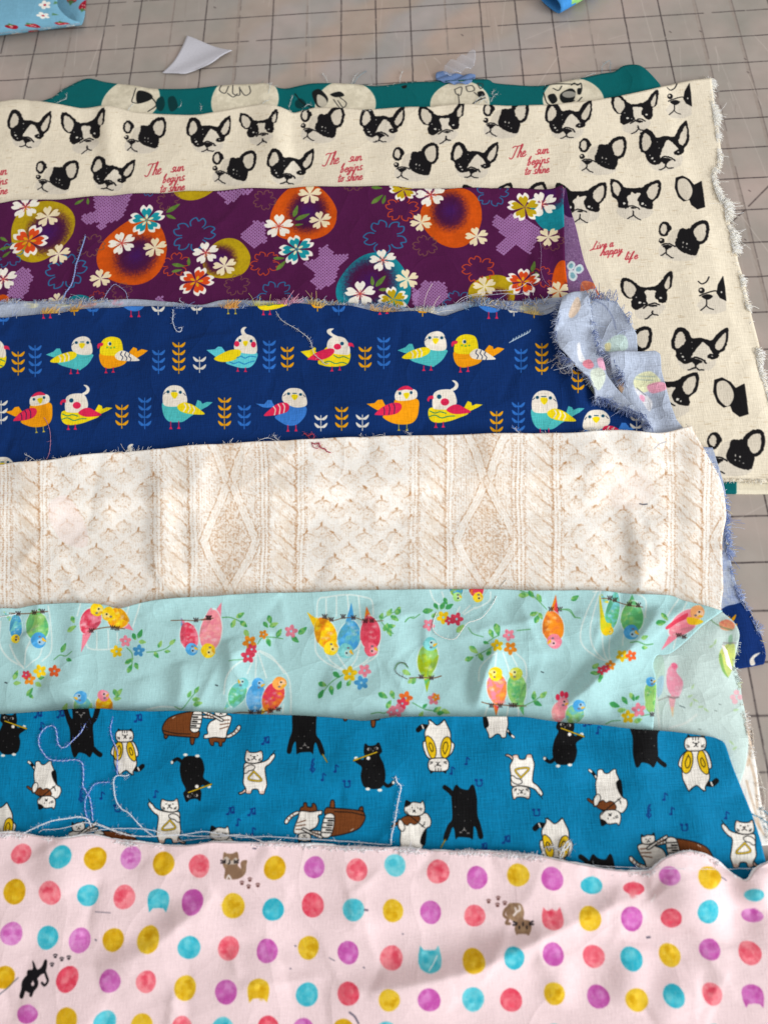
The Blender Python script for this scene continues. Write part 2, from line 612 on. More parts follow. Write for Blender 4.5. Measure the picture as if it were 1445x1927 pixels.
def fringe(name, edge, A, parent, n, length, cols, rad=0.00013, out=1, spread=0.6, inset=0.0015, lift=0.0006, wts=None, seed=0, label=None):
    """frayed thread ends along an edge; out=+1 is to the left of the walking direction in the picture (up when walking right)"""
    r = np.random.default_rng(seed + 11)
    p = resample(smooth(P(edge) if isinstance(edge, str) else edge, False, 4), 400)
    w3 = p2s(p, A)
    tg = np.gradient(w3[:, :2], axis=0)
    tg /= np.linalg.norm(tg, axis=1)[:, None] + 1e-12
    nm = np.column_stack([-tg[:, 1], tg[:, 0]]) * out
    paths, idx = [], []
    mats = [thread_mat(c) for c in cols]
    dn = np.convolve(r.standard_normal(440), np.ones(9) / 3, 'same')[20:420] + np.convolve(r.standard_normal(440), np.ones(31) / 5.5, 'same')[20:420]
    dn = np.clip(.42 + .62 * dn, .0, None)
    ks = r.choice(400, n, p=dn / dn.sum())
    for k in ks:
        L = length / 1000 * r.uniform(0.25, 1.15) * min(1.6, .35 + .6 * dn[k]) * (r.uniform(1.6, 3.0) if r.random() < .03 else 1)
        th = r.normal(0, spread)
        c, s = math.cos(th), math.sin(th)
        d = np.array([nm[k, 0] * c - nm[k, 1] * s, nm[k, 0] * s + nm[k, 1] * c])
        sd = np.array([-d[1], d[0]])
        cur = r.normal(0, 0.35)
        t = np.linspace(0, 1, 5)
        xy = w3[k, :2] - nm[k] * inset + d * (t * (L + inset))[:, None] + sd * (cur * L * t ** 2)[:, None] + tg[k] * r.normal(0, 0.0006)
        z0 = w3[k, 2] + lift * r.uniform(-0.3, 1.0)
        z = np.maximum(z0 - t ** 2 * 0.0008 + lift * r.uniform(0, 1.5) * np.sin(t * 3), samp(HTOP, xy) + 0.0001)
        paths.append((np.column_stack([xy, z]), rad * r.uniform(0.7, 1.2)))
        idx.append(int(r.choice(len(cols), p=wts)))
    o = tubes(name, paths, mats, idx, parent, 3, 'stuff')
    if label:
        o['label'] = label
    return o

def thread(name, label, px, rad, col, ply=1, cols=None, lift=0.0, seed=0, smooth_k=10, group='loose threads lying on the fabrics', parent=None, wob=0.06):
    r = np.random.default_rng(seed + 3)
    p = smooth(P(px), False, smooth_k)
    if wob:
        p = resample(p, max(len(p), 60))
        nz = np.cumsum(r.normal(0, 1, p.shape), 0)
        nz -= np.linspace(0, 1, len(p))[:, None] * nz[-1]
        p = p + nz * wob
    w3 = p2s(p, HTOP)
    w3 = resample(w3, max(40, len(p)))
    h = samp(HTOP, w3[:, :2])
    zs = np.convolve(np.pad(h, 6, mode='edge'), np.ones(13) / 13, 'valid')
    t = np.linspace(0, 1, len(h))
    w3[:, 2] = np.maximum(h, zs) + rad * 1.05 + lift * np.sin(math.pi * t)
    o = empty(name, tuple(w3[0]), label, 'thread', group) if parent is None else parent
    paths, idx = [], []
    cc = cols or [col]
    rad *= .88
    hairs = []
    for _ in range(int(len(w3) * (1.1 if ply > 1 else .5))):
        k = int(r.integers(0, len(w3)))
        d = r.normal(0, 1, 3); d[2] = abs(d[2]) * .6; d /= np.linalg.norm(d)
        L = r.uniform(.0005, .0022)
        t4 = np.linspace(0, 1, 4)[:, None]
        hairs.append((w3[k] + d * t4 * L + r.normal(0, .00015, (4, 3)) * t4, .00004))
    tubes('stray_fibres', hairs, [thread_mat(cc[0])], [0] * len(hairs), o, 3, 'stuff')
    if ply == 1:
        paths.append((w3, rad * (1 + 0.25 * np.sin(np.arange(len(w3)) * 1.7 + seed)))); idx.append(0)
    else:
        w3 = resample(w3, len(w3) * 3)
        d = np.r_[0, np.cumsum(np.linalg.norm(np.diff(w3, axis=0), axis=1))]
        tg = np.gradient(w3, axis=0); tg /= np.linalg.norm(tg, axis=1)[:, None] + 1e-12
        s = np.cross(tg, [0, 0, 1.0]); s /= np.linalg.norm(s, axis=1)[:, None] + 1e-12
        v = np.cross(s, tg)
        for k in range(ply):
            a = d / (rad * 9) * 2 * math.pi + k * 2 * math.pi / ply
            q = w3 + rad * 0.55 * (s * np.cos(a)[:, None] + v * np.sin(a)[:, None])
            q[:, 2] += rad * 0.5
            paths.append((q, rad * 0.62)); idx.append(k % len(cc))
    if ply == 1:
        tubes('strand', paths, [thread_mat(c) for c in cc], idx, o, 5)
    else:
        for k in range(ply):
            tubes('strand', [paths[k]], [thread_mat(cc[k % len(cc)])], [0], o, 5)
    return o
# ================================================================ the table and the cutting mat
def canvas_for(px, z, res, base, A, pad=0.006):
    q = p2w(np.asarray(px, float), z)
    return Canvas(q[:, 0].min() - pad, q[:, 1].min() - pad, q[:, 0].max() + pad, q[:, 1].max() + pad, res, base, A)

def slab(name, x0, x1, y0, y1, z0, z1, mat, uv=False, bev=0.0):
    V = [(x0, y0, z0), (x1, y0, z0), (x1, y1, z0), (x0, y1, z0), (x0, y0, z1), (x1, y0, z1), (x1, y1, z1), (x0, y1, z1)]
    F = [(3, 2, 1, 0), (4, 5, 6, 7), (0, 1, 5, 4), (1, 2, 6, 5), (2, 3, 7, 6), (3, 0, 4, 7)]
    t = [((v[0] - x0) / (x1 - x0), (v[1] - y0) / (y1 - y0)) for v in V] if uv else None
    me = mesh_np(name, V, F, t, [mat])
    me.polygons.foreach_set('use_smooth', np.zeros(6, bool))
    o = bpy.data.objects.new(name, me)
    return link(o)

tm = bpy.data.materials.new('table_top')
N = NT(tm)
no = N.n('ShaderNodeTexNoise'); no.inputs['Scale'].default_value = 6
mx = N.n('ShaderNodeMix', data_type='RGBA'); mx.inputs[6].default_value = s2l((150, 118, 92)); mx.inputs[7].default_value = s2l((176, 146, 118))
N.l(no.outputs[0], mx.inputs[0]); N.l(mx.outputs[2], N.b.inputs['Base Color']); N.b.inputs['Roughness'].default_value = 0.5
tag(slab('table', -0.85, 0.75, -1.15, 0.55, -0.045, -0.003, tm), kind='structure')

MX0, MX1, MY0, MY1 = -0.56, 0.36, -0.82, 0.20
Z0 = np.zeros((GM, GN))
mc = Canvas(MX0, MY0, MX1, MY1, 2300, (164, 152, 143), Z0)
# milky board: warm and grey clouding, soft diagonal peach bands in the far middle
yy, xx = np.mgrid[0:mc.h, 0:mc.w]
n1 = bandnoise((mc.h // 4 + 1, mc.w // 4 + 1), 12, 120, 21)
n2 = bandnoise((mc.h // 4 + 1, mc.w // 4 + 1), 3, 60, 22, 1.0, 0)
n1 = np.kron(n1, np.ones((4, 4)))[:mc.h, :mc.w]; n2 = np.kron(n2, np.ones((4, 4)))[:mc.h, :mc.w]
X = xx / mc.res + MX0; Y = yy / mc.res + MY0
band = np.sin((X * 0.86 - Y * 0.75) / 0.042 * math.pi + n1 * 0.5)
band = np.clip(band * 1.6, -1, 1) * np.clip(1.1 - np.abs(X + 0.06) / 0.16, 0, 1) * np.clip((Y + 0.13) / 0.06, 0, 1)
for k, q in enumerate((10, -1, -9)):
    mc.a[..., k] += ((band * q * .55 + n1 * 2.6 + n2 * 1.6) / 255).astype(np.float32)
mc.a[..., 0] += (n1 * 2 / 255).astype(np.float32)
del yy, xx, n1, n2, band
rr = np.random.default_rng(31)
def mat_line(a, b, wd, col, al, gaps=0.12, wob=0.00007):
    n = max(6, int(np.hypot(b[0] - a[0], b[1] - a[1]) / 0.006))
    t = np.linspace(0, 1, n)[:, None]
    q = np.array(a) * (1 - t) + np.array(b) * t + rr.normal(0, wob, (n, 2))
    q = mc.w2c(q)
    for k in range(n - 1):
        if rr.random() > gaps:
            mc.line(q[k:k + 2] if rr.random() > 0.05 else np.array([q[k], q[k] * 0.25 + q[k + 1] * 0.75]), wd * mc.res, col, al * rr.uniform(0.7, 1.0))
for i in range(-22, 14):
    x = i * IN
    if not MX0 + 0.01 < x < MX1 - 0.01:
        continue
    if i in (6, 7, -7):
        mat_line((x - 0.0006, MY0 + .01), (x - 0.0006, MY1 - .01), 0.0022, (150, 136, 126), 0.7, 0.02)
        mat_line((x + 0.0006, MY0 + .01), (x + 0.0006, MY1 - .01), 0.0006, (96, 84, 80), 0.8, 0.2)
    elif i in (-5, -1, 3, -9, -12):
        mat_line((x, MY0 + .01), (x, MY1 - .01), 0.0014, (158, 144, 134), 0.8, 0.1)
        mat_line((x + .0004, MY0 + .01), (x + .0004, MY1 - .01), 0.0005, (104, 92, 88), 0.75, 0.35)
    else:
        mat_line((x, MY0 + .01), (x, MY1 - .01), 0.00076, (50, 41, 41), 0.95, 0.012)
for j in range(-7, 33):
    y = -j * IN
    if MY0 + 0.01 < y < MY1 - 0.01:
        mat_line((MX0 + .01, y), (MX1 - .01, y), 0.00074, (50, 41, 41), 0.95, 0.015)
# bias lines of the board, seen right of the cream cloth
for a, b in (((1470, 325), (1408, 388)), ((1401, 395), (1376, 418))):
    q = p2w([a, b], 0)
    mat_line(q[0], q[1], 0.00085, (70, 58, 56), 0.9, 0.02)
# knife scratches and scuffs
for k in range(900):
    c = rr.uniform([MX0 + .02, MY0 + .02], [MX1 - .02, MY1 - .02])
    L = rr.uniform(0.006, 0.06) * (2.4 if k % 9 == 0 else 1)
    an = math.pi / 2 + rr.normal(0, 0.09) if rr.random() < 0.75 else rr.uniform(0, math.pi)
    e = np.array([math.cos(an), math.sin(an)]) * L / 2
    lt = rr.random() < 0.75
    mc.line(mc.w2c(np.array([c - e, c + e * 0.2 + rr.normal(0, 0.0004, 2), c + e])), rr.uniform(0.0002, 0.0005) * mc.res, (215, 204, 194) if lt else (112, 100, 96), rr.uniform(0.15, 0.6), True)
for (px, py) in ((1259, 59), (1316, 58), (1400, 110), (1405, 135), (868, 65), (403, 13), (1408, 358), (1400, 450)):
    mc.pl([[px, py], [px + 3, py + 2]], 2, (70, 58, 58), 0.8)
mm = bpy.data.materials.new('cutting_mat')
N = NT(mm)
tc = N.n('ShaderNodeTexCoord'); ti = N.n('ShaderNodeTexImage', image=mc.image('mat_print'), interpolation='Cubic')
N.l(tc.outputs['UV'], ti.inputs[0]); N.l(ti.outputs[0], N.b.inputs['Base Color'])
no = N.n('ShaderNodeTexNoise'); no.inputs['Scale'].default_value = 60; no.inputs['Detail'].default_value = 5
N.l(tc.outputs['Object'], no.inputs['Vector'])
mr = N.n('ShaderNodeMapRange'); mr.inputs['To Min'].default_value = 0.38; mr.inputs['To Max'].default_value = 0.62
N.l(no.outputs[0], mr.inputs[0]); N.l(mr.outputs[0], N.b.inputs['Roughness'])
bp = N.n('ShaderNodeBump'); bp.inputs['Strength'].default_value = 0.08; bp.inputs['Distance'].default_value = 0.0006
N.l(no.outputs[0], bp.inputs['Height']); N.l(bp.outputs[0], N.b.inputs['Normal'])
N.b.inputs['Specular IOR Level'].default_value = 0.35
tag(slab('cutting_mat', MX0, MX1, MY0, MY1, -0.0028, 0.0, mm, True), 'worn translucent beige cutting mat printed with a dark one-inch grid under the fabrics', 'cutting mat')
del mc

CLOTHS = 'folded fabric pieces overlapping like steps'
INK = (22, 20, 22)
# ================================================================ 1 teal cloth with cream discs
T_TOP = '-200,235 -60,220 82,192 120,170 163,150 200,157 253,165 293,173 367,172 417,167 482,160 502,159 535,170 582,163 615,162 669,162 709,164 769,157 815,155 829,154 912,153 929,160 964,162 1017,163 1064,155 1130,141 1154,138 1170,128 1192,126 1210,133 1240,163'
T_R = '1240,163 1310,380 1390,640 1484,928'
T_B = '-200,985 600,960 1200,930 1484,928'
T_L = '-200,235 -200,985'
out = np.vstack([P(T_TOP), P(T_R), P(T_B)[::-1]])
A, M = drape(out, 1.6, 0.002, 0.25, [('535,168 560,230', 7, -1.2), ('1190,125 1215,175', 9, 1.5), ('500,160 505,215', 8, 0.8)], seed=101, creases=8, ch=.5)
cv = canvas_for(out, 0.002, 2600, (3, 96, 98), A)
for (x, y, r) in ((247, 192, 55), (462, 192, 63), (650, 198, 57), (865, 196, 56), (1078, 190, 58), (-20, 200, 58), (1436, 908, 26), (1500, 915, 60)):
    c = cv.c([[x, y]])[0]; R = r * cv.mpp((x, y))
    cv.fill(ellipse(c[0], c[1], R, R * 1.02, 0, 40), (226, 216, 192), 1, (210, 200, 176))
cv.fill(smooth(cv.c(P('1385,900 1560,900 1560,935 1385,935')), False, 2), (226, 216, 192))
g, k = (60, 58, 56), (24, 26, 26)
for dx in (0,):
    cv.pf([[262 + dx, 175], [285 + dx, 181], [288 + dx, 190], [266 + dx, 197], [258 + dx, 192]], k)
    cv.pl([[258 + dx, 170], [252 + dx, 185], [250 + dx, 194], [262 + dx, 197]], 1.6, k)
    cv.pl([[282 + dx, 182], [296 + dx, 200], [280 + dx, 212]], 2.2, k)
    k2 = (8, 54, 56)
    cv.pf([[297 + dx, 192], [308 + dx, 186], [312 + dx, 200], [305 + dx, 212], [296 + dx, 206]], k2)
    cv.pf([[318 + dx, 190], [330 + dx, 186], [336 + dx, 204], [322 + dx, 212]], k2)
for t in ('420,165 415,175 425,180 432,168', '440,166 440,180 452,182 452,168', '452,170 462,182 472,176 470,165', '430,180 440,186 448,180'):
    cv.pl(t, 1.8, g)
cv.pf('588,178 600,172 611,179 618,190 612,202 600,204 592,194', k); cv.pf('556,194 566,188 576,196 570,206 558,204', (8, 54, 56))
cv.pf('598,182 610,186 616,196 608,204 598,198', (190, 182, 164)); cv.pl('556,180 570,196 590,206', 2, k)
cv.pf('622,181 640,176 648,183 632,186', k); cv.pl('640,186 652,196 646,204 636,192', 1.8, g); cv.pl('628,190 640,206', 1.8, g)
for t in ('855,170 868,166 866,180 858,178 855,170', '876,165 888,164 892,172 880,174 876,165', '897,160 908,162 904,170 897,160', '862,178 864,196', '892,176 904,186'):
    cv.pl(t, 1.8, g)
cv.pf('898,176 908,174 912,182 902,184', k); cv.pl('890,196 900,190 912,186', 3, k)
cv.pf('1030,182 1042,178 1048,190 1038,196', k); cv.pf('1054,178 1072,168 1082,174 1078,190 1064,196 1054,190', k); cv.pf('1086,168 1094,168 1092,178 1086,178', k)
for t in ('1022,170 1030,162 1050,160 1072,160 1090,160', '1040,168 1050,172 1056,164', '1074,162 1080,158 1086,162 1092,158 1094,168', '1022,176 1030,196 1050,199 1080,196 1094,184', '1068,196 1080,190'):
    cv.pl(t, 2.0, k)
e = cv.c([[1070, 179]])[0]; cv.fill(ellipse(e[0], e[1], 12, 8), (150, 146, 136))
cv.pf('756,164 765,162 764,167 758,168', k)
mt = cloth_mat('teal_disc_cotton', cv.image('teal_print'), 2400, 0.08, 0.2, crumple=.35, cr=.3)
root = empty('fabric_piece', tuple(p2s([[640, 180]], A)[0]), 'teal green fabric with cream discs and sketched dogs, mostly hidden under the cream dog fabric', 'fabric', CLOTHS)
sheet('cloth_panel', A, cv, T_TOP, T_R, T_B, T_L, 330, 150, mt, root, 1.3)
fringe('frayed_edge', T_TOP, A, root, 330, 2.2, [(170, 190, 180), (30, 110, 108), (215, 215, 205)], 0.0001, 1, 0.7, seed=1, wts=[.3, .5, .2])
# thicker fold showing under the cream cloth at its lower right
lay(A, M)

# ================================================================ 2 cream cloth with puppy heads
C_TOP = '-200,205 -60,203 0,196.6 28,192.5 55,190.5 91,197 116,201 150,205 172,205 199,201 222,203.5 249,212 277,214.6 346,219 374,219 400,215 449,206 491,199 513,199 535,206 552,215 574,209 596,205 657,206 693,208 760,205 810,204 829,199.5 871,197.6 915,199 965,201 1015,199.5 1037,199 1092,195 1120,192.6 1178,181.5 1239,168 1294,155 1336,151'
C_R = '1336,151 1342.6,195 1349.5,231 1355,278 1355,312 1345,328 1349.5,353 1358,375 1369,386 1372,417 1381,444.5 1387,486 1399,527.5 1407.6,568 1416,604 1428,651 1432.5,695 1444,728 1470,820 1492,905'
C_B = '-200,960 600,930 1100,912 1360,904 1445,907 1492,905'
C_L = '-200,205 -200,960'
out = np.vstack([P(C_TOP), P(C_R), P(C_B)[::-1]])
A, M = drape(out, 1.5, 0.004, 0.25, [('199,196 205,250 215,330', 8, 3.4), ('165,205 170,270', 9, -1.8), ('505,196 520,260 530,345', 11, 4.0), ('552,212 560,280 565,350', 8, -2.6), ('829,198 832,260 840,350', 10, 1.0), ('1092,195 1090,300 1080,380', 14, 0.8), ('60,188 60,260', 14, 1.0)], seed=102, ax=2.2, rot=1.5, creases=30, ang=90, spread=30, ch=.45)
cv = canvas_for(out, 0.004, 2900, (233, 221, 198), A)
# unbleached flecks of the linen mix
r_ = np.random.default_rng(5)
for q in r_.uniform([0, 0], [cv.w, cv.h], (5200, 2)):
    L = r_.uniform(2, 11)
    cv.line(np.array([q, q + [L, r_.normal(0, .6)]]), r_.uniform(.8, 1.7), (176, 150, 112) if r_.random() < .6 else (248, 240, 222), r_.uniform(.15, .5))
PAL = {'k': INK, 'g': (217, 207, 190), 'c': (214, 203, 184), 'b': (224, 214, 196), 'w': (225, 220, 208), 'd': (120, 116, 108)}
Z7 = (1045, 140, 3.6125)
dogA = Tmpl(cv, Z7, (740, 500), '''
f g 625,590 690,600 730,570 800,585 862,560 852,620 800,652 720,668 655,650
f k 575,530 564,470 572,410 588,385 622,382 655,402 685,440 740,428 805,430 832,378 880,325 893,342 905,415 900,475 872,512 872,535 845,558 800,560 770,575 735,590 690,622 650,618 615,585 605,550
f b 752,458 785,468 815,496 838,528 822,562 806,592 770,584 740,578 712,588 708,566 722,520
f c 592,528 582,480 590,420 612,404 640,430 653,470 640,505 612,536
f c 884,352 893,400 888,460 866,496 842,490 832,462 850,405 868,370
f k 802,540 824,522 850,524 862,540 838,554 812,556
e w 832,538,6,4 655,580,9,7 672,600,6,5 640,560,4,3 690,470,4,3 700,510,3,3
f k 708,588 745,575 785,588 765,606 746,622 726,606
l k 8 690,606 708,585 740,568 780,575 806,594
l k 6 746,618 746,636 730,650 708,660
l k 6 746,636 770,646 800,642
''', PAL, .90, 1.3)
dogB = Tmpl(cv, Z7, (290, 560), '''
f g 140,625 165,592 250,590 330,640 398,648 380,672 330,690 240,690 155,668
f c 225,500 290,490 300,560 240,590 190,585 200,540
f k 136,510 138,478 155,452 182,445 208,462 222,490 208,508 190,535 165,540 145,528
f c 146,508 152,470 172,456 190,476 188,515 170,530
f k 272,495 292,484 318,488 335,482 352,498 372,560 408,580 402,625 390,650 365,655 310,640 262,612 246,580 262,535
f k 338,500 352,465 385,440 425,428 455,436 469,475 464,530 446,566 415,582 390,578 350,540
f c 362,500 385,462 425,446 447,452 452,500 440,550 412,570 385,556
e k 158,568,19,18
e c 153,563,8,7
f k 165,600 195,592 228,600 212,615 192,625 175,612
l k 7 160,596 185,586 215,588 250,604
l k 6 192,622 188,642 158,662
l k 6 188,642 205,662 235,676
e w 300,575,4,7 325,582,4,6 298,602,3,4 345,618,4,2 322,606,3,3
''', PAL, .90, 1.3)
dogC = Tmpl(cv, (0, 180, 3.6125), (560, 240), '''
f g 490,330 560,302 600,292 655,300 668,320 645,352 600,386 550,396 500,380
f k 416,205 414,150 425,124 462,128 502,158 520,178 560,188 610,178 640,158 668,115 695,88 710,92 711,135 700,192 678,212 676,268 662,290 632,287 612,262 560,270 568,292 540,312 500,332 475,315 470,280 478,262 445,250
f c 430,205 428,155 440,138 475,150 503,190 495,230 470,258 445,238
f c 694,112 698,150 690,195 674,205 662,190 668,155
f b 551,212 580,206 613,210 607,240 614,284 594,296 568,294 560,262
e w 520,286,9,7 545,290,5,4 640,258,8,6 500,250,4,4
l k 7 540,322 572,300 602,291 632,302
f k 570,308 595,300 620,306 600,316
l k 6 588,340 586,366 550,395
l k 6 587,352 600,366 620,370
''', PAL, .90, 1.3)
dogD = Tmpl(cv, Z7, (545, 850), '''
f g 420,910 500,893 560,890 655,918 645,960 570,992 490,988 425,955
f k 371,770 370,722 390,713 432,733 468,768 520,775 580,770 620,745 680,720 708,724 714,772 697,832 660,866 658,912 612,912 562,884 520,800 495,862 490,902 432,907 414,855 384,832
f c 385,735 410,735 440,765 440,800 425,832 400,815 384,775
f c 690,735 700,770 685,825 655,855 627,840 615,800 642,755
f b 485,832 540,808 577,812 556,850 564,894 500,902 490,862
e w 465,880,9,9 590,880,10,8 610,890,5,5
l k 7 472,914 500,898 530,896 572,914
f k 508,908 528,902 548,908 528,916
l k 6 527,930 525,960 490,980
l k 6 525,955 545,972 577,990
''', PAL, .92, 1.3)
dogE = Tmpl(cv, Z7, (830, 180), '''
p g 740,240 770,200 850,170 918,215 918,270 860,292 780,290
e k 770,150,19,18
e c 765,146,8,7
l k 8 758,182 785,170 850,152 872,165
f k 770,185 805,172 838,184 815,204 792,202
l k 7 800,205 798,240 765,270
l k 7 798,240 815,256 842,265
p k 900,60 912,130 920,215 880,195 860,165 868,115 885,85
e w 890,160,5,6
l k 8 750,95 772,110 800,96 815,68
''', PAL)
dogF = Tmpl(cv, Z7, (910, 800), '''
p k 815,700 860,686 910,712 940,748 990,722 1002,800 1014,900 962,916 920,885 908,852 868,862 832,832 808,770
f c 832,720 870,705 905,730 928,780 920,825 890,855 850,825 830,780
e w 985,870,6,6
p k 940,748 990,722 1002,800 1014,900 962,916 925,880
''', PAL)
for x, y, a in ((55, 243, -15), (210, 326, -18), (393, 253, -8), (545, 312, -12), (718, 235, -10), (891, 300, -11), (1068, 226, -8), (1314, 655, -12), (-120, 262, -12), (-60, 335, -12)):
    dogA.put(x, y, rot=a, rough=.5, sx=.92, sy=.90 if x < 100 else .82)
dogA.put(1250, 276, rough=.5)
for x, y in ((271, 256), (105, 333), (438, 316), (604, 236), (780, 306), (948, 226), (1130, 293), (1282, 452), (1172, 652), (1380, 852), (-50, 255), (980, 380)):
    dogB.put(x, y, rot=r_.normal(0, 2), sx=.97, sy=1.0, rough=.5)
for x, y in ((157, 247), (487, 240), (830, 232), (1192, 212), (1216, 556), (1045, 545)):
    dogC.put(x, y, rot=r_.normal(0, 2), sx=1.0, sy=1.0 if x < 200 else .88, rough=.5)
for x, y in ((1196, 375), (1095, 381), (1260, 742), (920, 382)):
    dogD.put(x, y, rot=r_.normal(0, 2), rough=.5)
dogE.put(1276, 192); dogE.put(1338, 556)
dogF.put(1297, 362); dogF.put(1374, 747)
GL = {'T': ['0,1.9 .3,2.1 .8,2.05 1.5,2.15', '.85,2.05 .6,1 .4,.1 .1,-.15 -.2,.1'], 'h': ['0,0 .25,1 .5,2.1 .35,2.3 .22,1.5 .1,0', '.1,.5 .4,1 .55,.8 .5,.2 .65,0 .85,.15'],
      'e': ['0,.4 .4,.6 .45,.9 .25,1 .05,.6 .12,.1 .35,0 .65,.3'], 's': ['-.1,.1 .25,0 .38,.35 .12,.7 .3,1.1 .45,.95', '.3,0 .6,.2'], 'u': ['0,1 0,.3 .2,0 .42,.4 .5,1 .5,.2 .65,0 .85,.2'],
      'n': ['0,1 .05,0 .12,.6 .36,1 .5,.8 .5,.2 .62,0 .8,.2'], 'b': ['0,1.2 .22,2 .34,2.05 .2,1.2 .1,.1 .3,0 .5,.4 .4,.85 .15,.7'], 'g': ['.45,.9 .2,1 0,.5 .15,.05 .4,.4 .47,.95 .4,-.4 .15,-.8 0,-.6 .3,-.1 .7,.2'],
      'i': ['0,.9 .02,.2 .15,0 .35,.15', '.1,1.45 .14,1.5'], 't': ['.15,1.7 .1,.2 .25,0 .45,.15', '-.15,1.15 .42,1.25'], 'o': ['.3,1 .05,.7 .05,.2 .25,0 .45,.3 .4,.8 .25,1 .4,.95 .65,.95'],
      'L': ['.45,2.1 .55,1.9 .35,1.2 .2,.2 -.3,-.1 .2,.05 .95,.05'], 'v': ['0,1 .18,0 .42,.6 .5,1 .65,.9'], 'a': ['.45,.9 .2,1 0,.5 .15,0 .4,.3 .45,1 .45,.2 .6,0 .75,.15'], 'p': ['.05,1 -.1,-.85', '0,.5 .3,1 .5,.6 .3,0 .05,.1 .4,.05 .75,.2'],
      'y': ['0,1 .05,.4 .25,.3 .45,.9 .38,-.3 .1,-.85 .2,-.2 .65,.2'], 'l': ['0,.2 .22,1.6 .3,2 .15,1.9 .08,.3 .22,0 .4,.2'], 'f': ['0,.2 .25,1.8 .42,2 .3,1.4 .05,-.6 .1,-.8 .2,0 .45,.25']}
WD = {'T': 1.15, 'i': .4, 't': .5, 'l': .45, 'L': .95, ' ': .55, 's': .62, 'e': .65}
def write(cv, txt, x, y, h, slope, col, wd, sx=1.0):
    for ch in txt:
        for st in GL.get(ch, []):
            q = P(st)
            X = (q[:, 0] + 0.22 * q[:, 1]) * h * sx
            cv.pl(np.column_stack([x + X, y + X * slope - q[:, 1] * h]), wd, col, 1, False)
        d = WD.get(ch, .78) * h * sx
        x += d; y += d * slope
ROSE = (188, 58, 70)
for (x, y) in ((275, 331), (609, 311.5), (960, 298), (-58, 338)):
    write(cv, 'The', x, y, 10, -.14, ROSE, 2.1, 1.1)
    write(cv, 'sun', x + 48, y - 7, 8.2, -.12, ROSE, 2.1, 1.3)
    write(cv, 'begins', x + 31, y + 13.5, 7.6, -.13, ROSE, 2.0, 1.36)
    write(cv, 'to shine', x + 27, y + 31, 7.6, -.1, ROSE, 2.0, 1.18)
write(cv, 'Live a', 1113, 470, 7.0, -.16, ROSE, 2.1, 1.42); write(cv, 'happy', 1129, 481, 7.0, -.14, ROSE, 2.1, 1.55); write(cv, 'life', 1175, 489, 7.0, -.1, ROSE, 2.1, 1.5)
mt = cloth_mat('cream_linen_mix', cv.image('puppy_print'), 1900, 0.10, 0.35, crumple=.30, cr=.9)
root = empty('fabric_piece', tuple(p2s([[640, 290]], A)[0]), 'cream linen fabric printed with black and white puppy heads and red handwriting', 'fabric', CLOTHS)
sheet('cloth_panel', A, cv, C_TOP, C_R, C_B, C_L, 360, 190, mt, root, 1.2)
fringe('frayed_edge', C_R, A, root, 3600, 2.5, [(248, 243, 232), (236, 228, 210), (255, 252, 246)], 0.00011, 1, 0.75, inset=0.0024, seed=2, label='white fluffy frayed side edge')
fringe('frayed_edge', C_TOP, A, root, 260, 1.6, [(248, 243, 232), (225, 212, 188)], 0.0001, 1, 0.8, seed=3)
fringe('frayed_edge', '1340,905 1445,907 1492,905', A, root, 160, 1.2, [(248, 243, 232), (225, 212, 188)], 0.0001, -1, 0.7, seed=4)
lay(A, M)

# ================================================================ 3 purple kimono cotton
P_TOP = '-200,398 -60,392 0,385.7 33,380 72,377 111,377 155,372.7 194,370.5 249,369 327,364 354,362 400,362 435,360 491,359 535,357 574,354 629,352.5 684.5,353 740,354 798,357 856,356 914,355.6 972.5,357.6 1031,357.6 1048,353 1058,350'
P_R = '1058,350 1060,390 1061,417 1063,493 1068.5,545 1074,600 1085,760'
P_B = '-200,800 600,780 1085,760'
P_L = '-200,398 -200,800'
F_R = '1066,362 1070,385 1083,426 1097.5,487 1110,518 1128,556 1150,600'
out = np.vstack([P(P_TOP), P(P_R), P(P_B)[::-1]])
outf = np.vstack([P('1040,356 1062,352'), P(F_R), P('1070,610 1050,600')])
# the turned-under layer at the right, wrong side up
Af, Mf = drape(outf, 0.8, 0.006, 0.2, seed=130)
cvf = canvas_for(outf, 0.006, 3200, (126, 92, 132), Af)
for q in r_.uniform([0, 0], [cvf.w, cvf.h], (2600, 2)):
    cvf.line(np.array([q, q + r_.normal(0, 1.5, 2)]), 1.5, (168, 138, 176) if r_.random() < .5 else (92, 58, 104), .5)
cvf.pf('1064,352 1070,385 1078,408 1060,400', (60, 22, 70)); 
for t_ in ('1066,500 1074,491 1082,497 1078,507 1070,508', '1081,503 1092,497 1098,507 1090,515 1080,512', '1070,510 1079,509 1086,520 1080,529 1070,524'):
    q_ = P(t_); cvf.pf(q_, (206, 218, 220)); cvf.pf(q_.mean(0) + (q_ - q_.mean(0)) * .55, (120, 168, 178))

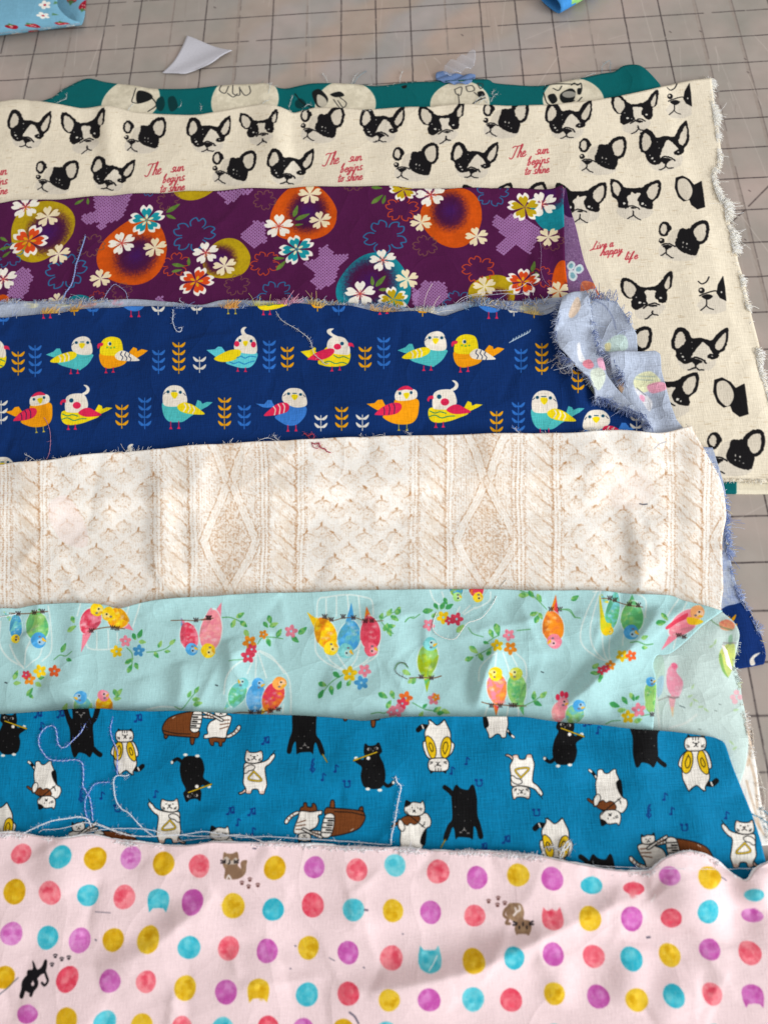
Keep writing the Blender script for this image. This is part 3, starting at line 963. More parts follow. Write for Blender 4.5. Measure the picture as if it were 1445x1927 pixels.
cvf.pf('1092,536 1110,530 1128,545 1140,590 1100,600', (206, 122, 84), 1, True, col2=(180, 92, 66)); cvf.pf('1105,548 1116,544 1124,556 1110,562', (222, 208, 190))
mtf = cloth_mat('purple_reverse', cvf.image('purple_reverse_print'), 2400, 0.16, 0.3, crumple=.4, cr=.2)
root = empty('fabric_piece', tuple(p2s([[540, 460]], Af)[0]), 'deep purple fabric printed with cherry blossoms, orange discs and lilac dotted patches', 'fabric', CLOTHS)
sheet('turned_back_layer', Af, cvf, '1048,356 1064,353', '1064,353 ' + F_R, '1052,610 1150,600', '1048,356 1050,480 1052,610', 30, 80, mtf, root, 0.6, label='pale wrong side of the purple fabric')
lay(Af, Mf)
A, M = drape(out, 1.6, 0.007, 0.2, [('1002,446 1010,500 1019,575', 5, 2.4, dict(skew=.3)), ('985,420 1000,446 1008,520', 4, -0.9), ('930,520 985,545', 8, .8), ('1058,352 1061,417 1066,545', 5, 1.6), ('30,372 60,430', 14, .5), ('560,470 760,520', 20, .6)], seed=103, creases=34, ch=.8)
cv = canvas_for(out, 0.007, 3600, (80, 23, 68), A)
YE, ORG, TEA, PUR = (188, 158, 18), (212, 84, 14), (22, 136, 150), (72, 20, 62)
def oval(x, y, rx, ry, col, ix, iy, irx, iry):
    m = cv.mpp((x, y)); c = cv.c([[x, y]])[0]; i = cv.c([[ix, iy]])[0]
    vy = np.linalg.norm(cv.c([[x, y + 10]])[0] - c) / 10
    q = ellipse(c[0], c[1], rx * m, ry * vy, 0, 48)
    q += (c - q) * (0.05 * np.sin(np.linspace(0, 2 * math.pi, 48) * 3 + x))[:, None]
    cv.fill(q, col, 1, tuple(int(v * .93) for v in col))
    cv.soft(i, irx * m * 1.28, iry * vy * 1.28, PUR, .45, 1, .55)
    cv.soft(i, irx * m * .7, iry * vy * .7, (66, 24, 100), .0, .7, .6)
oval(79, 432.7, 60, 55, YE, 91, 437, 41, 39); oval(252, 474, 63, 59, ORG, 257, 481, 40, 36); oval(427, 487, 44, 39, YE, 413, 489, 31, 28); oval(571.5, 404, 62, 53, ORG, 579, 401, 38, 38)
oval(704, 539, 70, 64, TEA, 696, 531, 50, 46); oval(850.5, 408.5, 58, 55, ORG, 846, 397, 34, 36); oval(926, 556, 44, 40, YE, 935, 565, 25, 22); oval(368, 345, 48, 32, YE, 372, 338, 30, 18)
oval(1040, 392, 42, 42, TEA, 1030, 366, 36, 30); oval(149, 575, 27, 20, TEA, 150, 585, 15, 12); oval(1062, 540, 24, 50, ORG, 1068, 560, 12, 28); oval(-70, 470, 60, 55, ORG, -66, 472, 40, 36); oval(4, 572, 14, 18, ORG, 4, 585, 5, 6)
def lilac(poly, d=7.0):
    q = P(poly); c = cv.c(q); m = cv.mpp(q.mean(0)); s = d * m
    k = cover(c, cv.w, cv.h, 1)
    if k is None: return
    x0, y0, a = k
    for j in range(int(a.shape[0] / (s * .5)) + 1):
        for i in range(int(a.shape[1] / s) + 1):
            x = i * s + (j % 2) * s * .5; y = j * s * .5
            if y < a.shape[0] and x < a.shape[1] and a[int(y), int(x)] > .5:
                e = ellipse(x0 + x, y0 + y, s * .35, s * .35, 0, 10)
                cv.fill(e, (186, 142, 190)); cv.fill(ellipse(x0 + x, y0 + y, s * .17, s * .17, 0, 6), (104, 56, 116))
Z0a, Z1a, Z2a = (0, 340, 3.6125), (380, 340, 3.6125), (740, 330, 3.44)
def zs(z, s):
    q = P(s); q[:, 0] = z[0] + q[:, 0] / z[2]; q[:, 1] = z[1] + q[:, 1] / z[2]
    return ' '.join('%.1f,%.1f' % tuple(v) for v in q)
for z, s in ((Z0a, '645,100 910,100 830,260 740,290 690,345 660,310 690,280 600,300 560,280 560,230 650,215'), (Z0a, '50,780 110,610 150,590 205,600 225,660 190,760 150,800 90,805'), (Z1a, '255,365 360,275 430,290 440,410 360,460 310,430'), (Z1a, '680,565 800,520 795,460 850,435 900,500 1005,500 920,610 905,700 790,740 740,690 770,630'),
             (Z1a, '95,90 360,70 330,115 300,100 185,165'), (Z2a, '650,258 680,262 700,285 770,250 830,260 940,330 950,380 880,510 800,450 710,515 660,470 720,400 640,320'), (Z2a, '120,780 200,685 330,690 360,790 280,850 150,860'), (Z0a, '1060,790 1110,780 1120,830 1060,830'), (Z1a, '1435,720 1480,760 1470,860 1430,850')):
    lilac(zs(z, s))
def petals(x, y, r, rot, w_=0.44, notch=.14):
    """five notched petals round a photo-pixel centre -> list of canvas outlines"""
    c = cv.c([[x, y]])[0]; R = r * cv.mpp((x, y))
    u = P('0,0.03 .09,.2 .24,.45 .36,.68 .36,.86 .25,1.02 .15,1.06 .07,.96 0,.88 -.07,.96 -.15,1.06 -.25,1.02 -.36,.86 -.36,.68 -.24,.45 -.09,.2')
    u[:, 0] *= w_ / .44
    u = smooth(u, True, 3)
    o = []
    for k in range(5):
        a = math.radians(rot + 72 * k)
        M_ = np.array([[math.cos(a), -math.sin(a)], [math.sin(a), math.cos(a)]])
        o.append((u * R) @ M_.T + c)
    return c, R, o
def outline_flower(x, y, r, col):
    c, R, o = petals(x, y, r, r_.uniform(0, 72), .46)
    for q in o:
        n = len(q); k = int(n * .15)
        cv.line(q[k:n - k + 1], R * .07, col, .95)
def flower(x, y, r, kind, rot=None):
    c, R, o = petals(x, y, r, r_.uniform(0, 72) if rot is None else rot)
    if kind == 'w':
        for q in o: cv.fill(q, (240, 234, 220))
        for k in range(10):
            a = k * .628 + .2; L = R * (.42 if k % 2 else .3)
            e = c + L * np.array([math.cos(a), math.sin(a)])
            cv.line(np.array([c, e]), R * .04, (196, 64, 60)); cv.fill(ellipse(e[0], e[1], R * .035, R * .035, 0, 6), (196, 64, 60))
    elif kind == 'c':
        for q in o: cv.fill(c + (q - c) * np.array([1.04, 1.04]), (234, 218, 180))
        cv.soft(c, R * .5, R * .5, (246, 234, 196), 0, .7)
    else:
        col, hub = {'r': ((216, 74, 28), (226, 160, 24)), 't': ((24, 146, 158), (232, 224, 180)), 'm': (YE, YE)}[kind]
        for q in o: cv.fill(q, (240, 234, 222))
        for q in o: cv.fill(c + (q - c) * .78, col)
        for k in range(5):
            a = math.radians(90 + 72 * k)
            if kind != 'm':
                a += math.radians(0)
            q = o[k]; d = q.mean(0) - c; d /= np.linalg.norm(d)
            e = c + d * R * .26
            cv.fill(ellipse(e[0], e[1], R * .16, R * .08, math.degrees(math.atan2(d[1], d[0])), 12), hub)
BR, TL, OR = (122, 84, 66), (40, 116, 160), (206, 76, 30)
for t in ((365, 442, 37, TL), (125, 512, 36, TL), (172, 462, 24, BR), (331, 498, 25, OR), (318, 379, 20, BR), (499, 495, 26, OR), (725, 445, 38, TL), (446, 536, 22, BR), (756, 393, 29, OR), (518, 556, 30, TL), (499, 379, 20, BR), (900, 507, 29, OR), (800, 462, 22, BR), (926, 365, 28, TL), (1039, 455, 20, BR), (286, 355, 20, TL), (666, 345, 20, BR), (862, 570, 26, TL), (183, 560, 14, OR), (230, 548, 18, BR), (1020, 520, 22, OR), (18, 480, 25, TL)):
    outline_flower(*t)
def leaf(cv, x, y, L, ang, col, col2=None, w_=.32):
    m = cv.mpp((x, y)); c = cv.c([[x, y]])[0]; a = math.radians(ang)
    u = smooth(P('-1,0 -.4,1 .3,.8 1,0 .3,-.8 -.4,-1'), True, 4) * np.array([L / 2, L / 2 * w_]) * m
    M_ = np.array([[math.cos(a), -math.sin(a)], [math.sin(a), math.cos(a)]])
    cv.fill(u @ M_.T + c, col, 1, col2)
GR = (84, 118, 44)
for z, s in ((Z0a, '545,148,78,40 603,145,60,100 1180,190,110,35 1165,248,80,-30 1215,575,95,-15 1205,612,75,10 1285,550,70,95 30,400,70,-35 40,458,80,15 48,500,70,45'), (Z1a, '638,210,100,75 685,247,110,25 660,300,60,5 1192,132,105,40 1238,135,75,75 525,528,80,-5 540,576,100,50 1158,682,80,95 1215,682,110,50 1240,740,80,0 1190,60,80,-10'), (Z2a, '905,590,90,75 930,640,60,110')):
    for t in s.split():
        x, y, L, a = map(float, t.split(','))
        leaf(cv, z[0] + x / z[2], z[1] + y / z[2], L / z[2], a, GR, (104, 132, 58))
for t in ((50, 391, 24, 'w', 8), (91, 408, 21, 'c', 10), (111, 478, 20, 'c', 5), (55, 453.5, 33, 'r', -20), (7, 525.5, 24, 'w', 10), (230, 457.6, 24, 'w', 20), (292, 466, 20, 'c', 5), (277, 415, 31, 't', 5), (190, 524, 19, 'c', 15), (387.5, 475.6, 23, 'w', 10), (369.5, 529.6, 32, 'r', -15), (423, 500.5, 20, 'c', 12),
          (525, 426, 26, 'w', 0), (583.5, 367.7, 20, 'c', 0), (603, 414.7, 19, 'c', 10), (558.5, 469, 32, 't', 15), (720.5, 489.5, 24, 'w', 8), (677.6, 553, 27, 'w', 0), (766, 525.5, 20, 'c', 10), (740, 564, 27, 'm', 10), (759, 359, 25, 'm', 15), (1019, 385, 27, 'w', 10), (810, 368, 26, 'w', 10), (792, 418.7, 19, 'c', 25), (897, 445, 20, 'c', 10), (987, 391, 31, 'm', 5), (911.5, 539, 20, 'c', 10),
          (983, 530.6, 30, 'r', -10), (1031, 446, 20, 'c', 25), (1051, 548, 20, 'c', 10), (108, 566, 16, 'c', 10), (-50, 480, 30, 't', 0), (-90, 440, 24, 'w', 0)):
    flower(*t)
mt = cloth_mat('purple_cotton', cv.image('blossom_print'), 2600, 0.10, 0.2, crumple=.35, cs=.22, cr=1.4)
sheet('cloth_panel', A, cv, P_TOP, P_R, P_B, P_L, 360, 130, mt, root, 1.4)
lay(A, M)
# ================================================================ 4 navy bird canvas
N_BAND = '-200,574 0,569 58,567 139,569 203,564.5 256,563 328,569 378,574 420,564.5 486,566 533,566 573,563 631,572 690,572 748,579 809,579 848,573 888,566 940,566 993,566 1040,560'
N_TOP = '-200,606 0,599 58,596 105,592 163,586 221,582 262,577.6 349,579 386,581 428,579 486,579 544,573 591,576 661,580 719,590 796,590 835,596 872,584 914,579 967,589 1006,595 1032,592 1050,580'
N_R = '1050,580 1062,640 1090,700 1125,750 1175,775 1210,785 1222,815 1240,870'
N_B = '-200,960 600,915 1240,870'
outf = np.vstack([P(N_BAND), P('1200,560 1240,640 1300,800 1330,860'), P('-200,960')])
root = empty('fabric_piece', (0, 0, 0.01), 'navy blue fabric printed with colourful birds, its frayed corner flipped over showing the pale back', 'fabric', CLOTHS)
BACK = (176, 185, 202)
PINKB, YELB, ORB, TEB = (226, 172, 190), (224, 220, 182), (206, 178, 148), (176, 206, 210)
# --- lower layer: pale wrong side, seen as a thin band along the top edge
Ab, Mb = drape(outf, 0.9, 0.009, 0.25, seed=140)
cvb = canvas_for(np.vstack([outf, [[-200, 960], [1460, 1270], [1460, 540]]]), 0.009, 2400, BACK, Ab)
for (x, y, s, c) in ((60, 574, 14, YELB), (120, 571, 16, YELB), (165, 572, 18, (216, 150, 130)), (222, 569, 12, (224, 160, 176)), (430, 572, 20, ORB), (495, 573, 20, YELB), (545, 570, 14, PINKB), (600, 570, 8, ORB), (800, 585, 10, YELB), (990, 578, 14, YELB), (700, 580, 12, ORB), (745, 584, 12, ORB)):
    cvb.pf(ellipse(x, y, s, 6), c, .9, True, col2=BACK)
# flipped-over bits
cvb.pf('1075,580 1084,572 1088,590 1076,606 1066,604', ORB, .8); cvb.pf('1088,652 1090,668 1098,690 1084,690 1082,660', (226, 226, 228)); cvb.pf('1094,690 1106,684 1114,696 1104,704 1092,700', (214, 128, 142)); cvb.pf('1120,684 1134,680 1138,700 1126,702', (236, 176, 200)); cvb.pf('1108,706 1128,700 1136,718 1122,744 1108,734', (214, 222, 206))
cvb.pf('1136,652 1156,636 1174,640 1178,660 1150,668 1138,664', (192, 212, 206)); cvb.pf('1136,652 1146,650 1146,662 1138,664', (214, 206, 158)); cvb.pf('1190,722 1200,706 1222,702 1240,718 1236,726 1222,736 1200,740', (220, 220, 180)); cvb.pf('1216,728 1234,722 1250,724 1250,736 1226,742', (226, 158, 178)); cvb.pf('1192,734 1210,740 1226,758 1220,776 1208,760', (222, 222, 226)); cvb.pf('1204,744 1212,748 1210,758 1202,752', (230, 166, 190)); cvb.pf('1160,722 1168,714 1172,730 1166,744', (190, 152, 116), .9)
cvb.pl('1197,732 1214,745', 1.6, (84, 84, 96)); cvb.pl('1192,714 1226,718', 1.6, (160, 176, 170)); cvb.pl('1196,708 1230,712', 1.6, (160, 176, 170))
cvb.pl('1112,568 1135,580 1150,600 1156,625', 2.5, (120, 130, 160), .7)
mtb = cloth_mat('navy_reverse', cvb.image('navy_reverse_print'), 2600, 0.22, 0.5, crumple=.9, cs=.16, cr=.4)
sheet('under_layer', Ab, cvb, N_BAND + ' 1100,560', '1100,560 1140,640 1220,812 1240,860', '-200,940 600,900 1240,860', '-200,574 -200,940', 300, 60, mtb, root, 0.8, label='pale wrong side of the folded layer')
lay(Ab, Mb)
# --- shaded curled flap leaning against the cream cloth, and the lower flap
FL = [(168, 182, 214), (96, 118, 176), (206, 214, 230), (60, 82, 142)]
outc = P('1100,560 1160,568 1200,640 1202,668 1140,672')
Ac, Mc = drape(outc, 1.0, 0.010, 0.1, seed=141)
sheet('curled_flap', Ac, cvb, '1096,562 1130,566 1158,571', '1158,571 1172,592 1185,621 1195,635 1199,665', '1130,676 1165,672 1199,668', '1096,562 1112,610 1130,676', 40, 50, mtb, root, 0.4,
      lift=lambda U, V: 0.0032 * U ** 1.5 * np.sin(math.pi * np.clip(V * .9 + .1, 0, 1)) ** .5 + 0.0008 * np.sin(V * 9 + U * 3), label='shaded curled pale flap', sharp=True)
fringe('frayed_edge', '1104,562 1130,565 1158,571 1172,592 1186,622', Ac, root, 90, 3.2, FL, 0.00013, 1, 0.7, lift=0.005, seed=41)
outd = P('1142,668 1237,670 1290,806 1215,815 1165,745')
Ad, Md = drape(outd, 1.2, 0.010, 0.15, [('1160,690 1200,760 1230,800', 6, 1.0)], seed=142)
lay(Ac, Mc)
# --- upper layer, printed side
out = np.vstack([P(N_TOP), P(N_R), P(N_B)[::-1]])
A, M = drape(out, 1.9, 0.011, 0.28, [('1062,640 1072,700 1084,740 1090,810', 5, 2.2, dict(skew=.3)), ('1088,690 1100,740 1120,800', 6, 1.6), ('60,790 130,850 160,870', 10, 1.2), ('380,575 420,640', 14, .8), ('560,800 700,690 830,640', 20, .7), ('640,585 660,640', 10, .9), ('250,590 300,640', 12, .9)], seed=104, creases=60, ang=50, spread=45, ch=1.3)
cv = canvas_for(out, 0.011, 3900, (12, 46, 102), A)
BP = {'w': (236, 226, 210), 't': (78, 186, 186), 'y': (240, 214, 22), 'o': (244, 158, 14), 'r': (222, 40, 82), 'b': (58, 122, 204), 'k': (22, 76, 104), 'c': (96, 204, 214), 'i': (30, 40, 74), 'g': (44, 128, 96), 'v': (120, 176, 60), 'm': (200, 178, 60), 'B': (38, 132, 190)}
ZB0, ZB1 = (0, 550, 3.44), (370, 550, 3.44)
b1 = Tmpl(cv, ZB0, (510, 400), '''
p t 300,405 350,385 370,365 392,365 405,400 440,420 380,430 340,420
f t 490,385 600,400 598,430 570,470 530,500 520,506 490,500 450,490 400,475 375,455 430,440
f w 540,288 580,300 598,340 600,395 560,408 500,400 470,375 468,340 490,305
f y 328,446 370,415 420,395 470,385 500,400 490,425 450,445 400,455 350,458
l w 8 385,413 396,430 392,453
l w 8 412,402 424,420 420,450
l w 8 438,394 450,415 447,445
f y 517,335 535,330 553,335 550,350 535,366 520,354
e k 498,328,10,9 572,328,10,9
l k 5 525,324 548,324
l i 4 470,345 482,332
l i 4 590,322 600,338
l r 6 462,500 462,518
p r 450,531 462,512 473,531
l r 6 506,500 506,518
p r 494,529 506,510 518,529''', BP)
b2 = Tmpl(cv, ZB0, (760, 410), '''
p o 838,388 865,355 888,365 892,382 918,368 960,378 930,402 880,432 850,420
f o 650,395 700,410 790,400 822,440 800,470 740,490 690,493 660,470 645,430
f y 740,290 780,305 796,350 790,402 720,412 655,402 650,360 665,315 700,293
f w 745,410 770,385 800,378 840,395 880,420 906,442 860,447 800,445 760,436
l i 5 790,385 783,405 797,420 790,440
l i 5 817,388 810,408 824,425 818,443
l i 5 843,397 836,415 850,430 845,446
f r 668,330 640,333 631,350 638,368 650,352 668,346
e w 712,335,13,14
e k 715,335,9,10
e v 697,358,7,6 720,361,7,6 742,358,7,6
l r 6 688,490 688,505
p r 676,525 688,505 700,525
l r 6 735,488 735,502
p r 722,521 735,502 746,521''', BP)
b3 = Tmpl(cv, ZB1, (300, 400), '''
f w 300,280 289,260 291,240 308,227 326,229 312,245 316,262 332,280
p c 65,375 120,370 142,352 165,355 187,385 205,410 150,425 125,420
f c 245,375 385,388 387,440 352,484 300,492 250,482 190,458 230,430
f w 320,273 370,290 390,330 390,392 340,400 270,387 243,360 255,310 280,285
e r 262,335,17,18 370,340,16,19
f y 114,432 160,400 220,375 272,372 290,390 270,425 220,447 160,452
e k 282,314,9,10 355,317,9,10
f y 303,320 320,316 334,320 330,338 318,351 305,336
l B 7 262,425 290,415 315,428 345,415 386,420
l B 7 215,452 245,463 275,452 310,466 340,455 376,446
l r 6 268,490 268,503
p r 256,515 268,500 280,515
l r 6 318,490 318,503
p r 306,517 318,500 330,517''', BP)
b4 = Tmpl(cv, ZB1, (850, 390), '''
f w 885,292 850,270 844,250 860,238 890,238 872,255 885,272 914,288
p y 673,385 735,375 765,357 774,365 770,385 802,400 770,425 725,428
f y 845,352 900,390 988,385 992,440 962,475 880,484 820,476 785,450
f w 900,287 960,300 990,350 990,402 940,405 880,395 845,360 855,310
f r 718,434 780,390 850,367 888,370 888,395 850,425 790,442 735,438
e r 912,354,24,19
e k 942,334,12,12
f r 983,330 1010,333 1020,358 1005,352 985,351
l g 6 890,410 920,426 950,418 986,432
l g 6 828,456 860,448 900,463 940,455 972,464
l r 6 877,483 877,500
p r 864,514 877,496 888,514
l r 6 927,480 927,495
p r 914,508 927,491 938,508''', BP)
b5 = Tmpl(cv, ZB1, (1300, 740), '''
p o 1098,722 1150,718 1172,697 1202,695 1217,725 1232,745 1170,765 1140,748
f o 1290,690 1425,690 1437,760 1420,822 1380,852 1310,856 1250,840 1203,803 1270,770
f w 1303,630 1412,630 1424,682 1360,702 1285,695
f r 1300,636 1330,611 1370,607 1400,632 1350,630
f r 1152,789 1200,745 1260,718 1312,718 1327,745 1300,782 1240,797 1170,796
l i 5 1210,745 1216,765 1214,792
l i 5 1242,728 1250,752 1244,792
l i 5 1272,720 1282,745 1278,786
e k 1315,655,9,10 1388,650,9,10
f y 1340,656 1358,650 1376,654 1372,676 1357,691 1343,673
l m 5 1308,855 1308,880
p m 1298,897 1308,880 1320,897
l m 5 1360,855 1360,880
p m 1350,897 1360,880 1372,897''', BP)
b6 = Tmpl(cv, ZB0, (520, 760), '''
f w 533,656 556,640 562,620 543,600 567,603 583,625 576,650 552,664
f y 425,765 560,770 645,800 580,832 520,852 450,860 408,840 398,790
f w 490,655 540,658 565,690 572,740 540,775 450,778 424,760 428,690 450,665
p y 615,770 640,726 662,735 667,755 692,744 732,748 700,767 655,788
f r 510,782 540,755 580,748 620,768 660,793 610,804 550,804
e r 500,732,26,22
e k 465,700,14,14
f r 428,694 402,698 391,720 402,730 409,714 428,714
l g 6 408,788 440,800 470,792 507,802
l g 6 405,822 440,813 480,830 520,820 560,818
l r 6 445,858 445,872
p r 433,891 445,870 457,891
l r 6 490,856 490,870
p r 478,889 490,868 502,889''', BP)
b7 = Tmpl(cv, ZB0, (1150, 740), '''
p t 1265,745 1280,697 1302,705 1312,722 1342,710 1380,712 1350,737 1300,765
f t 1055,715 1120,735 1210,735 1285,770 1240,802 1190,837 1150,842 1095,837 1060,790
f w 1135,602 1180,615 1205,655 1212,715 1150,740 1070,735 1055,690 1065,640 1095,610
f y 1152,735 1190,714 1240,724 1290,755 1328,789 1270,792 1200,782 1160,762
l w 8 1196,722 1206,745 1190,772
l w 8 1224,726 1234,750 1220,778
l w 8 1252,738 1262,760 1250,784
e k 1090,645,10,10 1170,648,10,10
l k 6 1116,640 1142,640
f y 1110,650 1132,646 1152,652 1150,672 1133,689 1115,673
l i 4 1062,660 1074,648
l i 4 1190,655 1204,668
l r 6 1108,838 1108,866
p r 1097,887 1108,864 1120,887
l r 6 1160,836 1160,864
p r 1148,885 1160,862 1172,885''', BP)
b8 = Tmpl(cv, ZB1, (600, 740), '''
p b 383,720 440,725 462,698 486,697 497,720 512,742 460,748 430,745
f b 570,715 700,735 712,780 690,822 650,857 600,864 560,850 508,808 560,775
f w 630,620 680,630 710,675 713,732 650,747 590,727 557,700 560,660 590,628
f r 437,798 480,755 530,720 582,716 602,740 590,772 540,790 480,800
l w 7 500,740 512,760 506,795
l w 7 530,725 542,748 538,788
l w 7 560,720 572,742 566,780
e k 597,657,10,9 675,662,10,9
l k 6 626,655 648,655
f y 617,667 637,661 657,668 655,682 637,698 620,683
l i 4 566,672 580,658
l i 4 694,664 704,678
l r 6 593,862 593,882
p r 582,903 593,880 605,903
l r 6 645,862 645,882
p r 634,901 645,878 657,901''', BP)
b1.put(148, 666); b2.put(221, 669); b3.put(457, 666); b4.put(617, 663); b1.put(812, 658); b2.put(888, 666)
b5.put(63, 774, rot=6); b6.put(151, 771); b7.put(334, 765); b8.put(544, 765); b5.put(748, 765); b6.put(843, 765); b7.put(1029, 777); b8.put(1133, 809, flip=-1)
b4.put(-29, 668); b8.put(15, 892, flip=-1); b3.put(244, 888); b1.put(-110, 670); b7.put(-80, 775)
b2.put(104, 571); b8.put(250, 553); b5.put(428, 551); b6.put(517, 559); b2.put(736, 561); b8.put(921, 554)
def sprig(x, yb, n, col, h=14.6):
    for k in range(n):
        y = yb - 10 - k * h
        for sd in (-1, 1):
            q = np.array([[0, 3], [sd * 5, -1], [sd * 12, -5.5], [sd * 11, 0], [sd * 6, 4.5]]) + [x, y]
            cv.pf(q, col)
    cv.pl([[x, yb], [x, yb - 10 - n * h + h * .7]], 1.8, col)
OO, BB, WW = (232, 160, 14), (46, 108, 190), (226, 218, 204)
for t in ((35, 706, 3, OO), (67, 709, 4, BB), (299, 703, 3, BB), (337, 703, 4, OO), (376, 701, 2, WW), (507, 700, 4, BB), (541, 697, 3, OO), (687, 697, 3, OO), (722, 694, 4, BB), (980, 701, 3, BB), (1019, 705, 4, OO), (1087, 739, 4, OO), (3, 798, 3, WW), (230, 806, 3, OO), (273, 807, 4, BB), (423, 807, 4, OO), (460, 807, 3, BB), (604, 811, 2, WW), (643, 810, 3, OO), (682, 810, 2, WW), (934, 818, 3, OO), (975, 816, 4, BB), (1197, 812, 2, WW),
          (8, 612, 3, BB), (143, 596, 3, OO), (178, 596, 2, BB), (299, 593, 2, WW), (372, 592, 2, WW), (598, 587, 3, OO), (638, 595, 3, BB), (795, 598, 3, OO), (966, 597, 2, WW), (1004, 600, 2, OO)):
    sprig(*t)
for k in range(7):
    cv.pl([[958 + k * 5.2, 645 - k * 2.6], [964 + k * 5.2, 641 - k * 2.6], [966 + k * 5.2, 637 - k * 2.6]], 1.8, (190, 206, 216))
mt = cloth_mat('navy_canvas', cv.image('bird_print'), 1900, 0.12, 0.5, crumple=.5, cs=.26, cr=.7)
sheet('cloth_panel', A, cv, N_TOP, N_R, N_B, '-200,606 -200,960', 380, 150, mt, root, 1.0)
FRC = [(150, 168, 206), (104, 132, 186), (196, 206, 222), (60, 92, 160)]
fringe('frayed_edge', N_TOP[:-9], A, root, 1900, 3.0, FRC, 0.00012, 1, 0.55, seed=42, wts=[.4, .3, .2, .1], label='pale blue frayed edge of the upper layer')
for (a, b, c) in ((78, 112, (240, 190, 70)), (418, 462, (238, 168, 60)), (480, 520, (228, 220, 90)), (520, 560, (226, 150, 176)), (700, 745, (238, 178, 70)), (585, 606, (230, 190, 90)), (130, 150, (230, 180, 80)), (872, 912, (130, 180, 220)), (980, 1010, (226, 196, 110)), (780, 812, (236, 226, 200))):
    yy = np.interp([a, (a + b) / 2, b], P(N_TOP)[:, 0], P(N_TOP)[:, 1])
    fringe('frayed_edge', [[a, yy[0]], [(a + b) / 2, yy[1]], [b, yy[2]]], A, root, 150, 3.8, [c, tuple(int(v * .85 + 36) for v in c)], 0.00013, 1, 0.5, seed=int(a))
fringe('frayed_edge', N_BAND, Ab, root, 1100, 2.6, [(176, 186, 208), (120, 144, 190), (214, 218, 224), (226, 190, 120)], 0.00012, 1, 0.7, seed=43, wts=[.42, .3, .2, .08], label='pale frayed edge of the under layer')
lay(A, M)
# lower flap on top of the printed side, wrong side up
Ad, Md = drape(outd, 0.8, 0.012, 0.1, [('1160,690 1200,760 1230,800', 6, .8)], seed=142)
sheet('lower_flap', Ad, cvb, '1142,670 1190,667 1228,668 1237,673', '1237,673 1243,698 1251,723 1262,764 1272,790 1292,815', '1213,822 1250,818 1292,815', '1142,670 1156,715 1175,755 1204,785 1213,822', 44, 60, mtb, root, 0.6,
      lift=lambda U, V: 0.004 * np.exp(-((V - .02) / .12) ** 2) + 0.0006 * np.sin(U * 9), label='grey blue turned flap with pale bird back print', sharp=True)
lay(Ad, Md)
oute = P('1064,566 1100,552 1130,650 1166,743 1218,800 1205,782 1118,756 1050,664 1040,625')
Ae, Me = drape(oute, 1.0, 0.014, 0.1, seed=143)
sheet('flipped_corner', Ae, cvb, '1056,566 1078,558 1100,552', '1100,552 1112,602 1122,644 1133,675 1140,706 1166,743 1217,806', '1118,756 1140,760 1160,770 1185,779 1205,784 1217,806', '1056,566 1046,602 1041,627 1050,664 1077,690 1104,714 1116,737 1118,756', 40, 90, mtb, root, 0.5,
      lift=lambda U, V: 0.0036 * (1 - U) * np.sin(math.pi * np.clip(V * .85 + .12, 0, 1)) + 0.0016 * np.abs(np.sin(V * 9 + U * 3.5)) * (1 - U * .5) + 0.003 * np.exp(-((V - .05) / .15) ** 2) + 0.0005 * np.sin(V * 14), label='bright flipped corner showing the pale twill back', sharp=True)
Ae2 = Ae + 0.004
fringe('frayed_edge', '1056,566 1046,602 1041,627 1050,664 1077,690 1104,714 1116,737', Ae2, root, 300, 2.4, FL, 0.00011, -1, 0.8, lift=0.001, seed=44)
fringe('frayed_edge', '1118,756 1140,760 1160,770 1185,779 1207,788 1218,808', Ae, root, 480, 2.2, [(92, 112, 164), (70, 92, 150), (150, 166, 200)], 0.00011, -1, 1.2, lift=0.0015, seed=45, label='blue woolly frayed edge of the flipped corner')
fringe('frayed_edge', '1100,554 1112,602 1122,644 1133,680', Ae, root, 120, 2.2, FL, 0.00012, 1, 0.8, lift=0.002, seed=46)
fringe('frayed_edge', '1140,672 1160,700 1172,728', Ad, root, 140, 3.0, FL, 0.00013, -1, 0.9, lift=0.002, seed=47)
fringe('frayed_edge', '1140,562 1050,566 985,572 900,574', Ae, root, 260, 4.0, FL + [(220, 190, 120)], 0.00012, -1, 0.9, lift=0.001, seed=48)
lay(Ae, Me)
# the other corner of the same piece, reaching out from under the knit print at the right
outg = P('1300,840 1365,930 1369,1014 1379,1080 1395,1125 1409,1149 1428,1187 1440,1228 1436,1250 1385,1258 1300,1262')
Ag, Mg = drape(outg, 1.2, 0.004, 0.25, [('1380,1130 1400,1180 1410,1250', 6, 1.2)], seed=144)
cvg = canvas_for(outg, 0.004, 3600, (12, 44, 104), Ag)
cvg.pf('1340,840 1365,925 1369,1014 1380,1080 1396,1126 1385,1136 1368,1140 1345,1150 1300,1150 1300,840', BACK, 1, True, col2=(150, 164, 196))
for dx, dy in ((0, 0), (2, 17)):
    cvg.pf(np.array([[1374, 1166], [1384, 1156], [1382, 1165], [1376, 1171]]) + [dx, dy], OO)
cvg.pf('1364,1166 1372,1160 1374,1170 1370,1178', OO); cvg.pf('1430,1228 1418,1232 1410,1242 1412,1252 1420,1250 1418,1240 1424,1234', WW)
mtg = cloth_mat('navy_corner', cvg.image('navy_corner_print'), 1900, 0.13, 0.5, crumple=.5, cr=.1)
sheet('lower_corner', Ag, cvg, '1300,840 1340,842', '1340,842 1365,930 1369,1014 1379,1080 1395,1125 1409,1149 1428,1187 1440,1228 1437,1249', '1300,1262 1385,1258 1437,1249', '1300,840 1300,1262', 40, 110, mtg, root, 1.0, label='navy corner lying on the mat')
